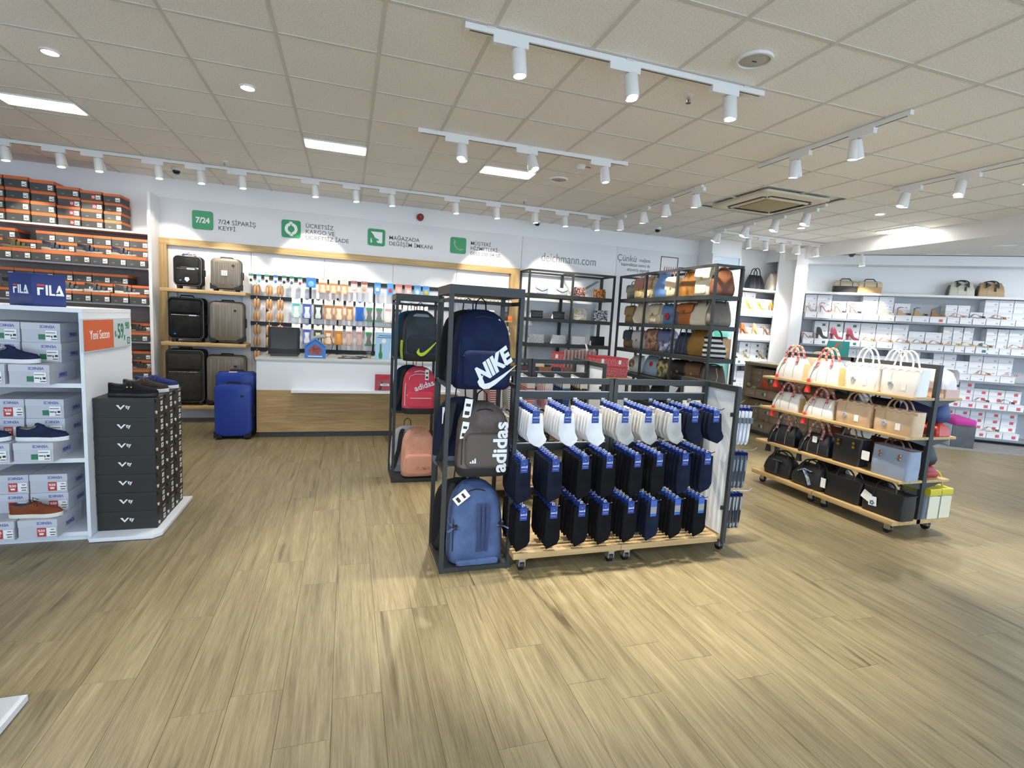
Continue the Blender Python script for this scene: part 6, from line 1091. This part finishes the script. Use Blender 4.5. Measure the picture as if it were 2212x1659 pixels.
T1 = [4.38, 4.573, 4.814, 5.051, 5.291, 5.534, 5.772, 6.02, 6.27, 6.515, 6.69, 6.865, 7.05, 7.24, 7.44, 7.64]
T2 = [4.39, 4.575, 4.814, 5.053, 5.308, 5.552, 5.791, 6.04, 6.284, 6.531, 6.675, 6.82, 6.967, 7.133, 7.285, 7.44, 7.64]
T3 = [4.39, 4.61, 4.84, 5.07, 5.30, 5.52, 5.78, 6.0, 6.26, 6.45, 6.6, 6.78, 6.96, 7.15, 7.36, 7.56]
T4 = [6.3, 6.48, 6.68, 6.88, 7.09, 7.30, 7.52, 7.74]
rowsW = [('top', 1.975, T1, [3, 3, 2, 2, 3, 3, 2, 0, 0, 2, 2, 1, 3, 3, 3], None, {8: RDS}), ('second', 1.5, T2, [1, 3, 3, 3, 3, 3, 3, 2, 2, 3, 3, 3, 1, 3, 3, 3], {1: TS, 2: TS, 3: TS}, {12: TS}), ('third', 1.04, T3, [2, 2, 3, 3, 3, 2, 3, 3, 2, 3, 3, 2, 3, 3, 3], None, {}), ('fourth', .58, T4, [2, 2, 2, 3, 2, 2, 2], 'red', {}), ('bottom', .1, T4, [3, 3, 3, 3, 3, 3, 3], 'red', {})]
for nm, z, T, H, sp, fs in rowsW:
    n = len(T)-1; h = .105 if sp != 'red' else .11
    for i in range(n):
        w = T[i+1]-T[i]-.004; c = (T[i]+T[i+1])/2; st = RDS if (sp == 'red' and (nm != 'bottom' or i > 1)) else fs.get(i) or (sp.get(i) if isinstance(sp, dict) else None)
        cn = ORD[i]
        wb_at(W2(c, 8.13, z), RS, w, h, .3, 'pulled-out white box, %s %s from the column' % (nm+' slanted row,', cn), st)
        for k in range(H[i]):
            wb_at(W2(c+random.uniform(-.002, .002), 8.26, z+h*(k+1)+.0005), RS, w, h, .19, 'white box %s up, %s slanted row, stack %s from the column' % (('one', 'two', 'three')[k], nm, cn), RDS if st is RDS and sp == 'red' else (TS if st is TS and k == H[i]-1 else None))
def shelf_shoes():
    pass
R = RS
def sh(proto, t, z, rot=0, label=None, k=8.175, sc=1): 
    p = W2(t, k, z); place(proto, p.x, p.y, p.z, R+rot, label, scale=sc)
H_ = {}
def H(key, *a, **k):
    if key not in H_: H_[key] = heel(*a, **k); H_[key].name = 'heeled_shoe_'+key if False else H_[key].name
    return H_[key]
zt1 = 1.975+.106; zr2 = 1.5+.106
def put(t_, t, z, sc=1.0, rot=0): p = W2(t-.09, 8.185, z); t_.location = p; t_.rotation_euler = (0, 0, R+rot); t_.scale = (sc,)*3
put(heel('silver caged heel on the top slanted row', '#b5b2ab', '#c9bda8', 'cage', .1, .18), 4.47, zt1); put(heel('red strappy heel on the top slanted row', '#a3283c', '#c08a7a', 'strap', .11, .2), 4.7, zt1)
q = heel('black strappy heel on the top slanted row, beside the red one', '#2a2526', '#a08a76', 'strap', .11, .2); put(q, 4.93, zt1); p = W2(5.17-.09, 8.185, zt1); dup(q, p, R, 'black strappy heel on the top slanted row, beside the pale wedges')
q = heel('pale beige wedge on the top slanted row, beside the black heels', '#cfc7b4', '#c4bca8', 'wedge', .09, .2); put(q, 5.4, zt1); dup(q, W2(5.66-.09, 8.185, zt1), R, 'pale beige wedge on the top slanted row, beside the navy one')
put(heel('navy wedge with tan sole on the top slanted row', '#2c3246', '#c4a47c', 'wedge', .08, .21), 5.9, zt1); put(heel('tan wedge with black straps on the top slanted row', '#3a3230', '#b9935c', 'wedge', .08, .21), 6.14, zt1); put(heel('camel wedge boot sandal on the top slanted row', '#a87838', '#9c6e32', 'wedge', .07, .21), 6.39, zt1)
def flat(label, c, s, t, z, dx=0): q = heel(label, c, s, 'strap', .012, .23, name='flat_sandal'); put(q, t+dx, z); return q
flat('pink flat sandal on the top slanted row', '#c08a6c', '#c9a88c', 6.65, zt1); flat('black flat sandal on the top slanted row', '#2f2c30', '#8f8a88', 6.92, zt1); flat('rust and black flat sandal on the top slanted row', '#b0603a', '#7d7068', 7.2, zt1)
put(heel('rose heel pump on the second slanted row', '#b58a7c', '#a67866', 'strap', .08, .18), 4.47, zr2); put(heel('black ankle bootie sandal on the second slanted row', '#23262c', '#4a4640', 'bootie', .09, .19), 4.7, zr2)
q = heel('dark red bootie heel on the second slanted row, beside the black one', '#8f3548', '#7d2f40', 'bootie', .1, .2); put(q, 4.93, zr2); dup(q, W2(5.18-.09, 8.185, zr2), R, 'dark red bootie heel on the second slanted row, beside the tan sandals')
for k, t in enumerate((5.42, 5.67, 5.92)):
    if k == 0: q = flat('tan low sandal on the second slanted row, first of three', '#b58a4f', '#c4a274', t, zr2)
    else: dup(q, W2(t-.09, 8.185, zr2), R, 'tan low sandal on the second slanted row, %s of three' % ORD[k])
flat('bronze low sandal on the second slanted row', '#a07a4c', '#cbb490', 6.16, zr2); flat('copper low sandal on the second slanted row', '#a5704a', '#d4b898', 6.4, zr2); flat('gold flat sandal on the second slanted row', '#c9a85c', '#d6c49a', 6.65, zr2); flat('pale gold flat sandal on the second slanted row', '#cdb47c', '#d8c8a4', 6.85, zr2); flat('brown flat sandal on the second slanted row', '#7a5a38', '#b09468', 7.08, zr2); flat('rose flat sandal on the second slanted row', '#c9988a', '#d9c0b4', 7.5, zr2)
z3_ = 1.04+.106; put(heel('rose heel on the third slanted row', '#b98a7c', '#b07c6a', 'strap', .07, .18), 4.5, z3_); flat('orange strappy flat sandal on the third slanted row', '#b8623a', '#c9a688', 7.12, z3_); flat('pink flat sandal on the third slanted row', '#cf9c90', '#dcc4b8', 7.5, z3_); flat('brown crossed sandal on the third slanted row above the totes', '#9c6a38', '#b08a5c', 5.9, z3_)
z4_ = .58+.111
for t, c, l in ((6.78, '#aab0bb', 'pale blue flat shoe on the fourth slanted row'), (7.16, '#4a4048', 'dark flat shoe on the fourth slanted row'), (7.5, '#3a3238', 'black flat sandal on the fourth slanted row')): flat(l, c, '#d9d2c8', t, z4_)
for t, c, l in ((6.95, '#a8703f', 'tan flat sandal on the bottom slanted row'), (7.35, '#5a4a38', 'brown flat sandal on the bottom slanted row')): flat(l, c, '#d8c49c', t, .1+.111)
# bags standing on the long shelf
def pw(b, t, z=2.441, k=8.28, dr=0): b.location = W2(t, k, z); b.rotation_euler = (0, 0, R+dr); return b
def trunk(label, lo, hi, w=.38, h=.21, d=.18):
    t = thing('travel_bag', label, 'bag'); b = MB(); b.loft([bring(z, w*k, d*k, .05, 0, 5) for z, k in ((0, .97), (.01, 1), (h*.55, 1))]); b.obj('body', mat(lo, .5), t); b = MB(); b.loft([bring(z, w*k, d*e, .05, 0, 5) for z, k, e in ((h*.56, 1.01, 1.02), (h*.66, 1.01, 1.02), (h*.9, .98, .9), (h, .85, .55))]); b.obj('upper_part', mat(hi, .5, kind='stripe', dir='Z', scale=14, c2='#e8dcc4'), t, sharp=60)
    for s in (-1, 1): b = MB(); b.tube([(s*w*.25, -d*.52, h*.5), (s*w*.25, -d*.5, h*.8), (s*w*.22, -d*.2, h*1.02)], .012, 6, rz=.004); b.obj('strap', mat('#3a2f28', .5), t)
    b = MB(); b.tube([(-.09, 0, h*.98), (-.06, 0, h+.04), (.06, 0, h+.04), (.09, 0, h*.98)], .009, 7); b.obj('handle', mat('#2a2624', .5), t); return t
pw(trunk('black and gold travel bag on the high slanted shelf', '#2c2723', '#8a7a5c'), 4.99); pw(trunk('tan travel bag beside the black and gold one', '#c9a66e', '#c2a878'), 5.36)
def bow(label, c): b = satchel(label, c, .36, .235, .17, scarf=None, hcol='#2a2a2c', hh=.03, side='#3a3632'); f = MB(); [f.prism([(s*.02, .19), (s*.08, .23), (s*.09, .14)], -.092, -.08, 'y') for s in (-1, 1)]; f.obj('bow', mat('#24252a', .6), b); MB().cb(.04, -.088, .12, .022, .006, .07).obj('ribbon', mat('#24252a', .6), b); return b
pw(bow('pale grey bag with a black bow on the high slanted shelf', '#cfc8b8'), 6.69); pw(bow('tan bag with a black bow on the high slanted shelf', '#b99a70'), 7.09)
# teal card hanging at the second shelf edge
t = thing('shelf_sign', 'teal promotional card with red marks hanging at the slanted shelf edge', 'sign', W2(4.97, 8.112, 1.285), RS); MB().box(-.17, -.004, 0, .17, 0, .29).obj('card', mat('#14756f', .5), t); b = MB()
for x, a in ((-.05, .3), (.05, -.4)): b.prism([(x-.02, .16), (x+.01, .16), (x+.03+a*.1, .26), (x+a*.1, .27), (x-.01, .21)], -.006, -.004, 'y')
b.obj('picture', mat('#a34a30', .5), t)
# recess shelving
XR = [7.17, 7.40, 7.64, 7.90, 8.17, 8.41, 8.68]
for nm, z, H2, st in (('top', 1.98, [3, 3, 3, 2, 2, 2], None), ('second', 1.51, [2, 1, 2, 2, 2, 2], None), ('third', 1.04, [1, 1, 3, 3, 3, 3], TS), ('fourth', .58, [3, 3, 2, 3, 3, 2], None)):
    for i in range(6):
        w = XR[i+1]-XR[i]-.004; c = (XR[i]+XR[i+1])/2
        wb_at(Vector((c, 4.47, z)), 0, w, .105, .3, 'pulled-out white box, %s recess row, %s from the pillar' % (nm, ORD[i]), st)
        for k in range(H2[i]): wb_at(Vector((c, 4.6, z+.1055*(k+1))), 0, w, .105, .19, 'white box %s up, %s recess row, stack %s from the pillar' % (('one', 'two', 'three')[k], nm, ORD[i]), st)
def pr(t_, x, z): t_.location = (x-.08, 4.53, z); return t_
q = pr(heel('yellow block heel on the top recess row, beside the poster pillar', '#e0a63c', '#d99c34', 'pump', .1, .18), 7.71, 2.087); dup(q, (7.90, 4.53, 2.087), 0, 'yellow block heel on the top recess row, second'); dup(q, (8.19, 4.53, 2.087), 0, 'yellow block heel on the top recess row, third'); pr(heel('tan caged heel on the top recess row beside the column', '#b98a50', '#a97c48', 'cage', .1, .18), 8.53, 2.087)
q = heel('brown ankle bootie on the second recess row', '#a3632c', '#8f5526', 'bootie', .09, .19); pr(q, 7.64, 1.617); q = heel('tan peep toe bootie on the second recess row', '#d3ab78', '#c9a070', 'bootie', .09, .18); pr(q, 7.92, 1.617); pr(heel('taupe heel on the second recess row', '#a08468', '#8f755c', 'pump', .1, .18), 8.18, 1.617); pr(heel('tan strap heel on the second recess row beside the column', '#c4985c', '#b08850', 'cage', .1, .18), 8.47, 1.617); pr(heel('red pump on the second recess row, mostly hidden by the bag shelves', '#c23848', '#b03040', 'pump', .08, .17), 7.4, 1.617)
pr(heel('black ankle boot on the third recess row', '#1d1e22', '#17181a', 'bootie', .09, .19), 7.45, 1.147); pr(heel('pale gold strap heel on the third recess row', '#c9b48c', '#bfa97c', 'strap', .09, .18), 7.77, 1.147); pr(heel('taupe strap heel on the third recess row', '#a08a70', '#8f7a60', 'strap', .09, .18), 8.13, 1.147)
pr(heel('black strappy heel on the fourth recess row', '#1e1f22', '#1a1b1d', 'strap', .08, .19), 7.46, .687)
b = satchel('black handbag with tall handles on the high recess shelf', '#23272b', .34, .27, .16, scarf=None, hcol='#1d2023', hh=.13); b.location = (7.83, 4.6, 2.461); b = slouch('cream bucket bag with cord on the high recess shelf', '#e3d8c6', .3, .33, .18, 61, .04, hcol='#9c8468', hh=.07, top=.7); b.location = (8.3, 4.6, 2.461)
# ================================================================ wooden display with kraft boxes
t = thing('wooden_display', 'wooden shelf display with brown kraft boxes behind the gondola', 'display', (6.8, 3.46, 0), -PI/2); WD = mat('#8a7a68', .6, kind='wood', c2='#9c8c78', axis=0)
for x in (0, 1.77): MB().box(x, 0, 0, x+.03, .42, 1.14).obj('side_panel', WD, t)
for z in (1.14, .62, .1): MB().box(.03, .0, z-.03, 1.77, .42, z).obj('shelf', WD, t)
MB().box(-.01, -.01, 1.14, 1.81, .43, 1.16).obj('top', mat('#a4947e', .5, kind='wood', c2='#b3a48e', axis=0), t); MB().box(.03, .41, .1, 1.77, .42, 1.11).obj('back_panel', WD, t)
for z, nm in ((.62, 'upper'), (.1, 'lower')):
    for i in range(7):
        y = 3.46-.15-.245*i
        for k in range(4):
            wb_at(Vector((6.8+(.02 if k == 0 else .12), y, z+.11*k)), RP, .24, .109, .28 if k == 0 else .19, 'brown kraft box, %s shelf of the wooden display, column %s, %s up' % (nm, ORD[i], ('lowest', 'second', 'third', 'highest')[k]), TS if (k in (2, 0) and i in (1, 4)) else None, True)
def pd(t_, y, z, r=0): t_.location = (6.86, y, z); t_.rotation_euler = (0, 0, RP+r); return t_
pd(heel('gold flat pump on the wooden display', '#b9a278', '#a8926a', 'pump', .03, .2), 3.42, .73, 0); pd(heel('orange red strappy sandal on the wooden display', '#c2512a', '#b0653a', 'bootie', .05, .21), 3.12, .73, .5); pd(heel('second orange red sandal on the wooden display', '#b8422a', '#a85a34', 'bootie', .05, .21), 2.85, .73, .5); pd(heel('gold green flat sandal on the lower wooden display shelf', '#8f8450', '#9c8a5c', 'strap', .012, .22), 3.2, .21); pd(heel('black heel on the wooden display', '#1e1e20', '#1a1a1c', 'bootie', .08, .19), 2.6, .73)
# ================================================================ padded bench
t = thing('bench', 'grey fabric bench with a pink padded top', 'bench', (9.66, 1.99, 0), RS)
# the bench runs away from its end panel, parallel to the slanted wall
b = MB(); b.M = Matrix.Rotation(0, 4, 'Z'); b.prism([(0, 0), (.3, 0), (.3, .55), (0, .55)], 0, .36, 'z', e=.003); b.obj('base', mat('#62656a', .8, kind='fabric', c2='#6a6d72'), t)
b = MB(); b.loft([[(x, y, z) for x, y in rrect(.31*k, .57*k2, .05, 4, .15, .275)] for z, k, k2 in ((.36, .97, .985), (.375, 1.02, 1.005), (.43, 1.02, 1.005), (.455, .95, .98), (.465, .7, .92))]); b.obj('seat_pad', mat('#c23c9a', .7), t, sharp=60)
MB().box(-.012, .02, .01, 0, .53, .355).obj('side_panel', mat('#c9d6ea', .3), t)
